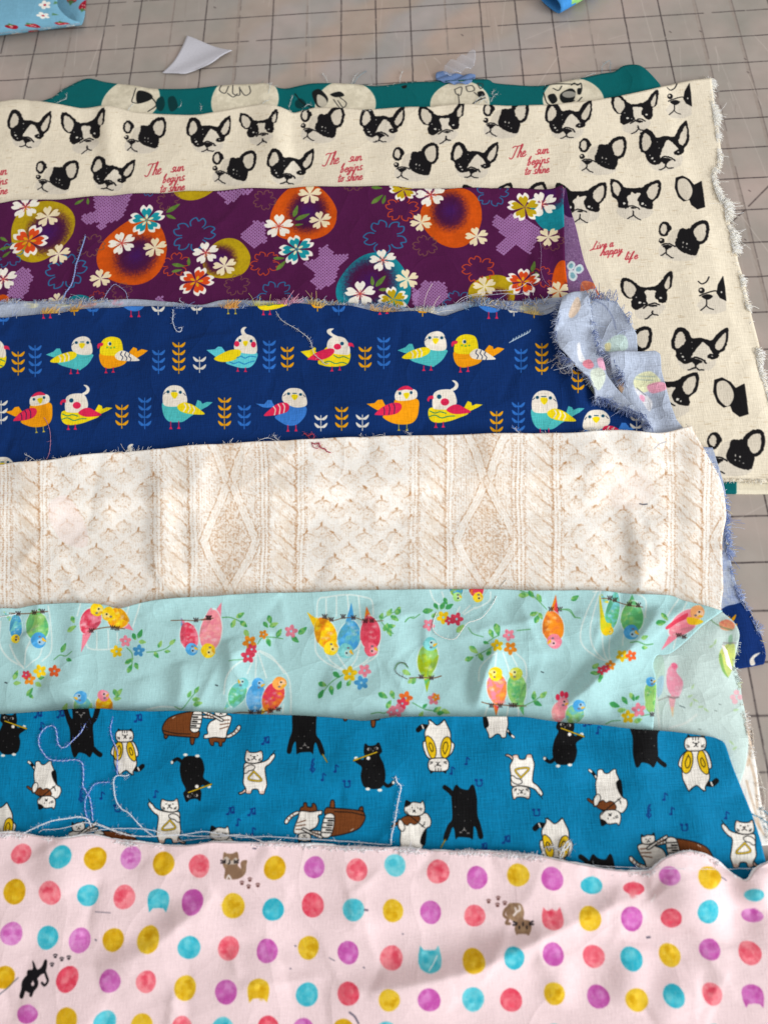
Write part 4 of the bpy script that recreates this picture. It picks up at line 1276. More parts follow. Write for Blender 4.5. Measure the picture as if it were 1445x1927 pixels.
fringe('frayed_edge', '1362,925 1369,1014 1379,1080 1395,1125 1409,1149 1428,1187 1440,1228 1437,1250', Ag, root, 620, 2.4, [(140, 160, 206), (96, 122, 184), (190, 200, 224), (222, 206, 150)], 0.00011, 1, 0.95, seed=49, wts=[.45, .3, .2, .05], label='thick pale blue frayed edge at the corner')
lay(Ag, Mg)

# ================================================================ 5 knit-look print
K_TOP = '-200,905 0,877 41.5,872 83,868.5 131.5,861 194,855 263,849.5 346,842.5 450,835.6 500,833 584,827.6 688,824 781,821 900,818.5 1045,816 1086,815.5 1128,811.5 1170,811 1225,815.5 1255,814 1288,806 1299,804'
K_R = '1299,804 1305,817 1322,844 1338,872 1352,897 1359,919 1363,941 1365.5,972 1358.5,1014 1358.5,1062 1360,1107 1356,1145 1362,1200 1378,1262 1399,1330 1406,1365 1414,1403 1422,1440 1430,1504 1438,1533 1450,1590'
K_B = '-200,1660 700,1640 1450,1590'
out = np.vstack([P(K_TOP), P(K_R), P(K_B)[::-1]])
A, M = drape(out, 1.8, 0.012, 0.32, [('1196,935 1204,1000 1212,1060 1226,1120', 7, 2.8, dict(skew=.35)), ('1245,960 1250,1010 1248,1060', 6, 2.4), ('1140,840 1128,880 1122,920 1120,950', 7, 1.8), ('1150,975 1172,1020 1186,1070', 7, -2.2), ('300,845 303,940 296,1010 302,1130', 8, 3.6), ('372,850 364,930 366,1000 352,1060 348,1130', 8, 3.0), ('330,1010 345,1060 352,1120', 7, -1.8), ('85,870 80,980 70,1130', 12, .8), ('130,1000 220,1060 330,1110', 14, 1.8), ('1250,850 1300,900 1330,980', 10, .9), ('540,1040 620,1080 660,1110', 14, .5)], seed=105, ax=.7, rot=0, creases=56, ang=90, spread=35, ch=1.2)
cv = canvas_for(out, 0.012, 3000, (246, 241, 233), A)
TAN, TAN2 = (178, 128, 84), (200, 160, 122)
rk = np.random.default_rng(15)
def seg(x, y, dx, dy, wd, al, col=TAN):
    cv.pl([[x, y], [x + dx, y + dy]], wd, col, al)
KY0, KY1 = 800, 1185
def top_at(x): return np.interp(x, P(K_TOP)[:, 0], P(K_TOP)[:, 1]) - 6
# batch mapping for speed: collect strokes then map all points at once
ST = []
def S(pts, wd, al, col=TAN): ST.append((pts, wd, al, col))
LT = (252, 248, 240)
SF = []
for base in (-482, 0, 482, 964):
    for xa_, xb_, al_ in ((26, 78, .42), (307, 360, .36), (376, 486, .26)):
        for y_ in np.arange(805, 1190, 22):
            c_ = cv.c([[base + (xa_ + xb_) / 2 + rk.normal(0, 5), y_ + 8]])[0]; m_ = cv.mpp((base + xa_, y_))
            cv.soft(c_, (xb_ - xa_) * .62 * m_, 26 * m_, (212, 180, 144), 0, al_ * rk.uniform(.3, .8), .5)
wv = lambda y, p: 3.2 * math.sin(y / 61.0 + p) + 1.6 * math.sin(y / 23.0 + 2.1 * p)
for base in (-482, 0, 482, 964):
    # ribs: pale twin cords between rows of stitch holes
    for x, k in ((15, 0), (83, 1), (297, 2), (364, 3), (490, 4)):
        x = x + base
        for y in np.arange(KY0, KY1, 4.4):
            if y < top_at(x): continue
            j = wv(y, k + base) * .6
            for d in (-3.4, 3.4):
                S([[x + d + j, y - 2], [x + d + j, y + 3]], 3.2, .5, LT)
            for d, w_, p_ in ((-7.5, 2.0, .85), (0, 1.5, .9), (7.5, 2.0, .85)):
                if rk.random() < p_: S([[x + d + j + rk.normal(0, .7), y + rk.normal(0, .5)], [x + d + j + rk.normal(0, .7), y + 1.9]], w_, rk.uniform(.3, .7))
            for d in (-11, 11):
                if rk.random() < .6: S([[x + d + j + rk.normal(0, 1), y], [x + d + j + 1, y + 1.6]], 2.0, rk.uniform(.15, .55))
    # cables: plump slanting strands, stitched across, dark where they cross
    for xa, xb in ((24, 75), (305, 356)):
        xa += base; xb += base
        for y in np.arange(KY0 - 44, KY1, 37):
            y = y + rk.normal(0, 2.5)
            if y + 30 < top_at(xa): continue
            for q in range(10):
                u = (q + .5) / 10
                x0 = xa + 4 + (xb - xa - 8) * u; yy = y + 40 * u
                S([[x0 - 3, yy - 2], [x0 + 4, yy + 5]], 13 - 4 * abs(u - .5), .30, LT)
            for q in range(34):
                u = rk.uniform(.04, .96); x0 = xa + (xb - xa) * u; yy = y + 40 * u + rk.uniform(-9, 9)
                S([[x0, yy], [x0 + rk.uniform(2, 4), yy + rk.uniform(3, 6)]], rk.uniform(.9, 1.6), rk.uniform(.15, .5), TAN2 if q % 2 else TAN)
            for q in range(22):
                u = q / 21
                x0 = xa + (xb - xa) * u + rk.normal(0, 1.1); yy = y + 13 + 40 * u + rk.normal(0, 1.1)
                S([[x0, yy], [x0 + 2.4, yy + 2.6]], 1.3 + 1.9 * u, rk.uniform(.15, .5) * (.5 + .6 * u))
        for y in np.arange(KY0, KY1, 3.4):
            if y < top_at(xb): continue
            S([[xb + rk.normal(0, 1.8), y], [xb + rk.normal(0, 1.4), y + 2]], 2.4, rk.uniform(.2, .7))
            if rk.random() < .8: S([[xa + rk.normal(0, 1.8), y], [xa + rk.normal(0, 1), y + 2]], 2.0, rk.uniform(.15, .55))
    # honeycomb: plump cells ringed by broken stitches, dark forks between them
    for j, y in enumerate(np.arange(KY0 + 8, KY1, 22)):
        for i in range(4):
            x = base + 122 + i * 56 - (28 if j % 2 else 0) + rk.normal(0, 3)
            y_ = y + rk.normal(0, 3) - i * 2
            if y_ < top_at(x) or not base + 92 < x < base + 290: continue
            SF.append(((x, y_ + 11), 26, 17, (200, 166, 132), .22)); SF.append(((x + rk.normal(0, 1), y_ + 11), 16, 10, LT, rk.uniform(.55, .95)))
            t = rk.uniform(.25, .65); ra = rk.normal(0, .5); cs, sn_ = math.cos(ra), math.sin(ra)
            for _ in range(4):
                l0 = rk.uniform(1, 8); S([[x + sn_ * l0 + rk.normal(0, 1.2), y_ - cs * l0], [x + rk.normal(0, 1.2), y_ - rk.uniform(-2, 3)]], rk.uniform(1.4, 2.8), t)
            for sd in (-1, 1):
                e = rk.uniform(7, 13)
                for q in np.linspace(.15, 1, 4):
                    dy_ = 5 * q - sd * sn_ * e * q; S([[x + sd * e * q + rk.normal(0, .9), y_ + dy_ + rk.normal(0, 1)], [x + sd * (e * q + 2), y_ + dy_ + 1.4]], rk.uniform(1.4, 2.6), t * rk.uniform(.4, 1))
            rx, ry, c0 = rk.uniform(13, 17), rk.uniform(8, 11), rk.uniform(0, 6)
            for a in np.arange(0, 6.28, .3):
                px_, py_ = x + rx * math.cos(a + c0), y_ + 11 + ry * math.sin(a + c0)
                if rk.random() < .75: S([[px_, py_], [px_ + rk.normal(0, 1.6), py_ + 1.3]], rk.uniform(1.2, 2.2), rk.uniform(.12, .5), TAN2 if rk.random() < .6 else TAN)
            for _ in range(7): S([[x + rk.normal(0, 5), y_ + 11 + rk.normal(0, 3)]] * 2, rk.uniform(1.2, 2.2), rk.uniform(.15, .5))
    # diamonds: plump travelling bands round seed stitch, slanted stitches outside
    xa, xb = base + 374, base + 484
    xm, hw = (xa + xb) / 2 + 4, 51
    for y in np.arange(KY0 - 10, KY1, 2.8):
        if y < top_at(xm): continue
        ph = ((y - 905 + 5 * math.sin(y / 19)) / 112) % 2
        w_ = hw * (ph if ph < 1 else 2 - ph) + wv(y, base) * 1.2
        for sd in (-1, 1):
            e = xm + sd * w_
            S([[e - 5, y], [e + 5, y + 1]], 4.5, .25, LT)
            for d, al_ in ((-9, .9), (9, .8), (-3, .3), (3, .3)):
                if rk.random() < .85: S([[e + d + rk.normal(0, 1.2), y + rk.normal(0, .8)], [e + d + sd * (1.6 if ph < 1 else -1.6), y + 2.2]], rk.uniform(1.2, 2.6), rk.uniform(.2, .85) * al_)
        for x in np.arange(xa, xb, 5.0):
            if abs(x - xm) < w_ - 10:
                if rk.random() < .8: S([[x + rk.normal(0, 1.8), y + rk.normal(0, 1)], [x + rk.normal(1.2, 1), y + 1.4]], rk.uniform(1.5, 3.0), rk.uniform(.15, .6))
            elif abs(x - xm) > w_ + 10 and rk.random() < .7:
                S([[x + rk.normal(0, 1), y], [x + 1.5, y + 1.5]], rk.uniform(1, 2.0), rk.uniform(.15, .5))
# fine stitch ground over everything
for y in np.arange(806, 1186, 3.3):
    for x in np.arange(-200, 1372, 4.6):
        if y > top_at(x) and rk.random() < .62:
            n_ = NZ[int(y * 2.2) % 1024, int(x * 2.2) % 1024]
            S([[x + rk.normal(0, .8), y + rk.normal(0, .6)], [x + 1.2 + rk.normal(0, .5), y + 1.6]], rk.uniform(.9, 1.6), rk.uniform(.08, .36) * (.4 + 1.2 * n_), TAN2)
for x, y in rk.uniform([-200, 805], [1380, 1180], (14000, 2)):
    if y > top_at(x): S([[x, y], [x + rk.uniform(.4, 1.4), y + rk.uniform(.8, 2.2)]], rk.uniform(.7, 1.4), rk.uniform(.08, .30) * (.45 + 1.1 * NZ[int(y * 3) % 1024, int(x * 3) % 1024]), TAN2)
sp_ = cv.c([q[0] for q in SF]); m_ = cv.mpp((700, 980))
for c_, q in zip(sp_, SF): cv.soft(c_, q[1] * m_, q[2] * m_, q[3], 0, q[4], .8)
allp = cv.c(np.vstack([np.array(s[0], float) for s in ST]))
km = cv.mpp((700, 980)); off = 0
for pts, wd, al, col in ST:
    q = allp[off:off + len(pts)]; off += len(pts)
    if len(q) == 2 and np.abs(q[1] - q[0]).max() < .6: q = np.array([q[0], q[0] + .7])
    cv.line(smooth(q, False, 3) if len(q) > 2 else q, wd * km * .95, col, al)
cv.pf('95,945 130,935 165,1000 160,1030 120,1020 95,980', (250, 228, 222), .45); cv.pf('1135,885 1200,880 1230,930 1180,960 1130,935', (244, 224, 214), .3)
cv.pl('1203,948 1210,949.5 1217,948.5', 1.8, (40, 44, 62)); cv.pl('1230,845 1240,836 1252,832', 1.2, (90, 96, 120), .6)
for t in ('1400,1352 1412,1400 1406,1440', '1410,1430 1420,1470 1424,1520', '1404,1470 1412,1500 1430,1560', '1418,1540 1436,1570'):
    cv.pl(t, 5, TAN2, .5)
mt = cloth_mat('knit_print_twill', cv.image('knit_print'), 2600, 0.07, 0.25, crumple=.34, cs=.30, cr=1.1)
root = empty('fabric_piece', tuple(p2s([[640, 970]], A)[0]), 'off white fabric printed with a beige cable knit pattern', 'fabric', CLOTHS)
sheet('cloth_panel', A, cv, K_TOP, K_R, K_B, '-200,905 -200,1660', 380, 260, mt, root, 1.2)
fringe('frayed_edge', K_TOP, A, root, 300, 2.4, [(250, 248, 244), (232, 222, 208)], 0.00009, 1, 0.9, seed=51, wts=[.7, .3])
fringe('frayed_edge', K_R, A, root, 260, 1.4, [(250, 246, 240), (226, 206, 184)], 0.00009, 1, 0.8, seed=52)
lay(A, M)
# ================================================================ 6 mint budgie cotton
M_TOP = '-200,1160 0,1145.7 33,1145.7 64,1140 111,1136 155,1136 194,1138 221.5,1145.7 238,1144 266,1136 304,1129 360,1125 400,1124 435,1120 491,1117 574,1115.5 657,1111.6 780,1110 906,1109 989,1111.6 1031,1112 1114,1112 1183,1118 1255,1120.5 1280,1129 1322,1141 1355,1152'
M_R = '1355,1152 1322,1176 1294,1203 1266,1226 1250,1231 1237,1232 1228,1250 1233,1273 1234,1300 1231,1335 1228,1375 1225,1430'
M_B = '-200,1480 600,1470 1225,1430'
# turned corner, wrong side up
outf = P('1200,1180 1330,1140 1357,1152 1375,1174 1384,1192 1385,1209 1381,1250 1391,1281 1395,1311 1401,1340 1405,1367 1407,1400 1400,1446 1385,1480 1190,1480')
Af, Mf = drape(outf, 1.0, 0.012, 0.35, [('1300,1200 1320,1260 1330,1300', 9, 1.4), ('1355,1165 1375,1200', 6, 1.2), ('1260,1360 1330,1350 1400,1360', 10, .7)], seed=150)
cvf = canvas_for(outf, 0.012, 3300, (196, 214, 208), Af)
MBK = (196, 214, 208)
cvf.pf('1255,1262 1266,1248 1275,1254 1272,1264 1284,1282 1282,1300 1274,1314 1262,1308 1254,1290', (232, 140, 162), .9, True, col2=(228, 178, 190)); cvf.pf('1262,1250 1268,1247 1274,1252 1268,1260', (232, 96, 130), .7)
cvf.pf('1258,1312 1270,1312 1264,1340', (228, 150, 160), .8); cvf.pf('1262,1332 1267,1332 1265,1350', (230, 190, 140), .7)
cvf.pl('1238,1318 1256,1312 1276,1312', 2, (150, 140, 136), .7); cvf.pl('1256,1310 1266,1314 1276,1312', 3, (120, 110, 112), .6)
cvf.pf('1230,1240 1246,1236 1250,1268 1240,1296 1230,1290', (176, 204, 184), .7); cvf.pf('1236,1280 1248,1272 1246,1300 1236,1312', (150, 190, 214), .7)
cvf.pf('1354,1226 1364,1214 1378,1214 1381,1240 1376,1262 1368,1274 1358,1258 1352,1242', (204, 212, 100), .9, True, col2=(190, 204, 110)); cvf.pf('1352,1236 1356,1230 1362,1258 1370,1276 1358,1262', (120, 170, 90), .8); cvf.pf('1368,1200 1373,1196 1374,1212 1369,1214', (130, 180, 140), .7); cvf.pl('1360,1210 1380,1212', 3, (140, 130, 130), .6)
cvf.pf('1352,1172 1364,1168 1376,1178 1372,1188 1356,1184', (232, 96, 86), .9, True, col2=(238, 160, 110)); cvf.pl('1336,1166 1352,1178 1372,1188', 2.4, (120, 150, 110), .8)
for x, y in ((1385, 1303), (1378, 1312), (1392, 1312), (1382, 1320)): cvf.pf(ellipse(x, y, 5.5, 5), (230, 176, 184), .9)
for x, y, a in ((1303, 1292, 60), (1298, 1310, 20), (1308, 1318, -30), (1318, 1330, 10), (1328, 1336, -40), (1300, 1325, 60), (1384, 1336, 10), (1376, 1398, -50), (1382, 1408, 30), (1345, 1208, 60), (1338, 1216, 30)): leaf(cvf, x, y, 12, a, (176, 204, 158))
cvf.pl('1260,1370 1290,1360 1310,1345', 4, (220, 222, 214), .6); cvf.pl('1232,1290 1236,1330 1240,1370', 4, (222, 224, 216), .6)
cvf.pl('1278,1328 1284,1330 1288,1332', 1.6, (80, 92, 96))
for x, y in ((1344, 1337), (1352, 1325), (1314, 1372)): cvf.pl([[x, y], [x + 4, y + 1]], 1.6, (90, 100, 96), .7)
mtf = cloth_mat('mint_reverse', cvf.image('mint_reverse_print'), 2700, 0.10, 0.3, crumple=.5, cs=.2, cr=.5)
root = empty('fabric_piece', tuple(p2s([[600, 1230]], Af)[0]), 'mint green fabric printed with watercolour budgies, birdcages and small flowers, its corner twisted over', 'fabric', CLOTHS)
sheet('turned_back_corner', Af, cvf, '1230,1215 1300,1165 1356,1153', '1356,1153 1375,1174 1384,1192 1385,1209 1381,1250 1391,1281 1395,1311 1401,1340 1405,1367 1407,1400 1402,1440 1392,1475', '1190,1480 1392,1475', '1230,1215 1205,1300 1190,1480', 60, 90, mtf, root, 0.6,
      lift=lambda U, V: 0.004 * np.exp(-((1 - U) / .10) ** 2) * np.exp(-((V - .12) / .12) ** 2), label='pale wrong side of the twisted corner')
fringe('frayed_edge', '1370,1168 1384,1192 1385,1209 1381,1250 1391,1281 1395,1311', Af, root, 150, 1.5, [(216, 228, 222), (190, 206, 200), (214, 220, 130)], 0.0001, 1, .8, seed=61, wts=[.5, .35, .15])
lay(Af, Mf)
out = np.vstack([P(M_TOP), P(M_R), P(M_B)[::-1]])
A, M = drape(out, 2.0, 0.015, 0.34, [('1060,1335 1110,1288 1160,1240 1205,1195 1258,1132', 6, 5.4, dict(skew=-.45)), ('1062,1334 1112,1288 1162,1240 1206,1196 1250,1140', 2.6, 2.4, dict(cusp=True, skew=-.4)), ('900,1330 908,1288 924,1238 946,1200', 2.4, 2.0, dict(cusp=True, skew=-.4)), ('604,1284 664,1302 734,1324', 2.4, 1.2, dict(cusp=True)), ('22,1192 46,1232 62,1266', 2.2, 1.2, dict(cusp=True)), ('64,1282 112,1302 152,1336', 2.2, 1.3, dict(cusp=True)), ('418,1196 436,1250 450,1290', 2.2, 1.2, dict(cusp=True)), ('728,1300 790,1320 850,1318', 2.2, .9, dict(cusp=True)), ('330,1236 334,1290 322,1326', 2.2, .9, dict(cusp=True)), ('1100,1270 1170,1205 1230,1140', 6, -2), ('898,1330 906,1290 922,1240 945,1200', 6, 5.0, dict(skew=-.4)), ('884,1310 896,1260 915,1210', 5, -1.0), ('860,1220 920,1170 960,1150', 12, 1.2), ('600,1282 660,1300 730,1322 800,1330', 9, 3.2), ('420,1195 436,1250 452,1290', 6, 3.4), ('20,1190 45,1230 60,1265', 6, 3.4), ('60,1280 110,1300 150,1335', 7, 3.2), ('126,1140 128,1200 124,1280', 5, 1.8), ('325,1240 330,1290 320,1330', 6, 2.4), ('700,1130 730,1180 760,1220', 8, 2.2), ('1228,1235 1245,1215 1300,1195 1340,1160', 6, 2.0), ('1115,1330 1160,1290 1200,1262', 9, 1.8), ('250,1270 258,1330', 8, 1.8), ('850,1180 900,1180 960,1190', 9, .6)], seed=106, creases=80, ang=70, spread=55, ch=1.7)
cv = canvas_for(out, 0.015, 3900, (171, 211, 211), A)
rm = np.random.default_rng(66)
WHT = (232, 236, 228)
def cage(z, lines, wd=2.9):
    for s in lines.split('|'):
        cv.pl(zs(z, s), wd, WHT, .6)
Z0m, Z1m, Z2m, Z3m = (0, 1100, 3.6125), (380, 1090, 3.6125), (740, 1090, 3.6125), (1045, 1090, 3.6125)
cage(Z1m, '780,330 790,150 860,122 990,108 1100,122 1155,148 1165,240|845,135 845,245|915,118 915,250|990,110 1002,260|1065,116 1078,270|770,400 778,500 850,570 960,620|840,500 880,560 965,618|918,510 950,560 985,610|1075,430 1050,540 1000,610|1160,500 1110,560 1012,615|1205,420 1190,515 1100,580')
cage(Z1m, '375,490 250,570 170,660 150,780|370,495 310,640|370,495 366,670|382,495 440,670|388,490 500,560 585,660 605,780 605,910|395,485 480,530 560,640|555,850 550,910')
cage(Z2m, '580,690 590,600 655,530 700,500|690,600 700,500|745,500 780,600 795,660|800,510 840,590|830,500 890,560 905,640 890,700|640,870 620,930|710,880 710,935|780,870 770,935|850,880 850,930')
cage(Z3m, '275,88 205,240 168,380 200,470 340,555|300,88 240,300 250,450 350,555|315,360 325,480 360,555|370,390 372,550|465,370 455,450|250,90 400,78 600,130 610,260|830,140 760,250|890,150 840,280 800,470')
cage(Z0m, '10,250 0,400 60,500 160,560|70,410 110,500 165,570|212,380 170,540|290,430 260,500 180,565|335,150 350,300 350,450 290,520|530,215 560,130|590,340 602,430 720,442 790,430|660,320 660,435|738,310 740,438|960,135 905,290|885,150 870,200|800,330 800,400')
cage(Z2m, '250,80 280,150 350,190|330,90 350,150|660,90 650,150 560,200|450,190 430,230|520,180 470,230|560,190 480,240')
cage(Z0m, '1000,850 1100,830 1230,840')
def bird(x, y, hx, hy, tx, ty, wd, body, body2, head, tail, beak=(240, 180, 40), cheek=None, face=-1, legs=True):
    """watercolour budgie: body centre, head centre, tail tip (photo pixels)"""
    b, h, t = np.array([x, y], float), np.array([hx, hy], float), np.array([tx, ty], float)
    ax = h - b; L = np.linalg.norm(ax); ax /= L; sd = np.array([-ax[1], ax[0]])
    tl = t - b; e = tl / np.linalg.norm(tl)
    cv.pf([b + e * L * .5 + sd * wd * .28, t, b + e * L * .5 - sd * wd * .28], tail, 1, False, col2=body)
    q = [b + ax * L * 1.05, b + ax * L * .7 + sd * wd * .42, b + sd * wd * .52, b - ax * L * .6 + sd * wd * .36, b - ax * L * .95, b - ax * L * .6 - sd * wd * .36, b - sd * wd * .52, b + ax * L * .7 - sd * wd * .42]
    cv.pf([c + (c - b) * .10 for c in q], (226, 236, 230), .6)
    cv.pf(q, body, 1, True, col2=body2)
    w1 = [b + ax * L * .45 + sd * wd * .5, b + sd * wd * .52, b - ax * L * .8 + sd * wd * .3, b - ax * L * 1.0 + sd * wd * .1, b - ax * L * .3 + sd * wd * .12]
    cv.pf(w1, tuple(int(v * .82) for v in body2), .75, True, col2=body)
    for _ in range(7):
        c = b + ax * L * rm.uniform(-.8, .6) + sd * wd * rm.uniform(-.35, .35)
        m_ = cv.mpp(c); k = cv.c([c])[0]
        cv.soft(k, wd * .22 * m_, wd * .16 * m_, body2 if rm.random() < .6 else tuple(min(255, v + 40) for v in body), 0, .65)
    for _ in range(4):
        c = b + ax * L * rm.uniform(-.7, .6) + sd * wd * rm.uniform(-.3, .3)
        k = cv.c([c])[0]; m_ = cv.mpp(c)
        cv.soft(k, wd * .2 * m_, wd * .12 * m_, (238, 238, 226), 0, .35, 1.0)
    r = wd * .36
    cv.pf([h + r * np.array([math.cos(a), math.sin(a)]) * rm.uniform(.94, 1.06) for a in np.linspace(0, 5.7, 10)], head, 1, True, col2=tuple(min(255, v + 25) for v in head))
    f = face * sd
    cv.pf(ellipse(*(h + f * r * .35 + ax * r * .2), r * .5, r * .45), (240, 232, 222), .5)
    cv.pf([h + f * r * .5 + ax * r * .05, h + f * r * 1.05 + ax * r * .25, h + f * r * .6 - ax * r * .35], beak)
    for s in (.15,) if abs(face) == 1 else (-.5, .5):
        cv.pf(ellipse(*(h + f * r * s + ax * r * .25), 1.7, 1.7), (26, 30, 40))
    cv.pf(ellipse(*(h + f * r * .2 - ax * r * .45), 2.6, 2.0), cheek or (120, 110, 120), .9)
PK, RD, YW, OG, BL, GRN, LG, TQ = (238, 132, 150), (220, 60, 84), (244, 200, 20), (240, 140, 30), (70, 156, 212), (92, 178, 112), (150, 204, 112), (110, 190, 190)
bird(31, 1178, 30, 1202, 8, 1150, 22, TQ, BL, YW, YW); bird(71, 1177, 73, 1205, 76, 1145, 40, GRN, LG, BL, GRN)
bird(170, 1170, 184, 1148, 153, 1228, 34, PK, RD, YW, PK, face=1); bird(224, 1165, 206, 1156, 252, 1187, 36, YW, OG, YW, PK, legs=False)
bird(356, 1196, 361, 1222, 341, 1162, 32, PK, RD, BL, BL); bird(398, 1185, 392, 1224, 418, 1134, 38, PK, (244, 160, 160), YW, PK)
bird(612, 1190, 623, 1219, 578, 1152, 38, YW, OG, YW, PK); bird(658, 1196, 651, 1225, 661.5, 1134, 40, BL, TQ, TQ, BL); bird(697, 1190, 698, 1222, 689.5, 1141, 36, (232, 90, 110), RD, (232, 90, 110), OG)
bird(446, 1308, 457, 1286, 422, 1336, 30, TQ, GRN, TQ, LG); bird(481, 1315, 486, 1288, 478, 1345, 34, BL, (120, 180, 224), BL, BL, face=1); bird(513, 1313, 526, 1286, 492, 1345, 36, OG, RD, (240, 150, 60), YW, face=1)
bird(158, 1338, 152, 1312, 176, 1370, 34, LG, TQ, BL, BL); bird(197, 1332, 195, 1309, 205, 1370, 30, YW, OG, PK, BL, face=1)
bird(858, 1104, 860, 1124, 850, 1080, 24, (150, 180, 40), BL, LG, BL); bird(895, 1104, 899, 1124, 890, 1080, 26, OG, RD, YW, RD)
bird(804, 1244, 809, 1212, 803, 1304, 36, (160, 184, 30), LG, TQ, GRN, face=1); bird(935, 1298, 932, 1268, 933, 1347, 36, OG, PK, YW, RD); bird(972, 1300, 970, 1268, 985, 1347, 34, LG, GRN, (190, 196, 60), GRN)
bird(1040, 1178, 1043, 1207, 1045, 1119, 38, OG, (236, 120, 60), PK, RD, face=1)
bird(1052, 1340, 1059, 1322, 1044, 1375, 28, PK, (240, 160, 160), PK, YW, face=1); bird(1080, 1345, 1089, 1328, 1072, 1380, 32, TQ, LG, BL, TQ, face=1)
for q in ((1049, 1312), (1057, 1306), (1065, 1308)): cv.pf(ellipse(q[0], q[1], 4, 6), (226, 50, 84))
bird(1152, 1150, 1145, 1186, 1129, 1118, 24, TQ, GRN, YW, YW); bird(1189, 1160, 1187, 1190, 1188, 1119, 40, GRN, LG, BL, GRN)
cv.pf('1127,1120 1134,1150 1140,1170 1150,1175 1142,1196 1130,1186 1128,1150', YW, .95, True, col2=(210, 200, 30))
bird(1284, 1174, 1310, 1153, 1243, 1224, 36, PK, (240, 150, 160), (244, 170, 110), PK, face=1); cv.pf('1252,1180 1270,1166 1292,1154 1290,1164 1274,1172 1256,1184', RD, .9); cv.pf('1292,1162 1308,1164 1322,1170 1310,1176 1294,1174', YW, .9)
bird(1226, 1312, 1224, 1283, 1232, 1345, 26, LG, GRN, BL, GRN, face=1)
TWG, DK = (120, 84, 60), (52, 34, 36)
for z, s, wd in ((Z1m, '820,262 890,280 960,264 1040,262 1100,280 1180,285 1230,282', 3.4), (Z1m, '0,280 30,275 80,265', 4), (Z0m, '70,195 150,200 230,195 330,185', 4), (Z0m, '600,318 680,298 760,290 850,302', 4.4), (Z0m, '1165,245 1240,243 1330,245 1420,230', 4), (Z1m, '180,920 260,905 350,908 420,900 540,880', 4.4), (Z2m, '110,672 190,668 270,672 325,658', 5), (Z2m, '600,835 660,850 740,855 830,860 900,862', 4.6), (Z3m, '310,132 360,135 430,160 500,178 590,190', 4), (Z3m, '815,375 850,385 890,398', 4)):
    cv.pl(zs(z, s), wd / 3.6 * 1.4, TWG)
for z, s in ((Z1m, '835,255 880,275 960,255 1030,262 1110,285 1155,283 45,265 470,895 520,885 335,905 390,905'), (Z0m, '240,193 295,185 625,315 770,295 800,300 1335,243 1425,228 130,200'), (Z2m, '190,665 258,672 665,860 725,860 800,858 825,858 1070,205 1130,205'), (Z3m, '365,132 400,143 500,172 560,178 835,382 870,392 655,920')):
    for t in s.split():
        x, y = map(float, t.split(',')); x = z[0] + x / z[2]; y = z[1] + y / z[2]
        for d in (-3, 0, 3):
            cv.pl([[x + d, y + 3], [x + d * .8, y - 1], [x + d * 1.4, y - 4]], 1.7, DK)
for z, s, wd in ((Z0m, '370,510 410,480 450,485 490,455', 2), (Z0m, '1000,460 1060,455 1130,435 1190,385', 2), (Z0m, '865,430 900,470 900,540', 2), (Z0m, '1190,830 1240,845 1300,770 1350,710', 2), (Z1m, '140,260 200,262 290,300', 2.2), (Z1m, '380,440 410,400 480,395 550,405', 2.2), (Z1m, '185,555 240,548 280,545', 2), (Z1m, '1215,280 1270,240 1340,210', 2), (Z1m, '1220,290 1260,340 1300,370', 2), (Z1m, '960,650 880,700 800,800', 2), (Z1m, '1150,915 1200,905 1240,910 1290,880', 2), (Z1m, '1380,290 1400,265 1440,255', 1.6),
                 (Z2m, '80,290 110,262 140,265 180,238', 2), (Z2m, '510,330 540,370 610,392', 2), (Z2m, '860,80 940,110 1040,205', 2), (Z2m, '1150,205 1200,208 1232,255 1270,265', 2.2), (Z2m, '840,350 880,345 930,340', 2), (Z2m, '620,440 680,400 720,380', 2), (Z2m, '560,520 620,490 670,460', 2), (Z2m, '890,860 950,830 1010,790', 2), (Z2m, '130,840 220,885 350,900', 2), (Z2m, '10,610 30,572 70,572 100,605', 2), (Z3m, '510,430 560,425 610,445 660,440', 2.4), (Z3m, '30,205 90,215 130,262', 2.2), (Z3m, '340,985 380,965 440,960', 2), (Z3m, '580,930 640,918', 2)):
    cv.pl(zs(z, s), wd / 1.1, (92, 158, 96), .9)
LV = ((62, 150, 84), (150, 196, 108))
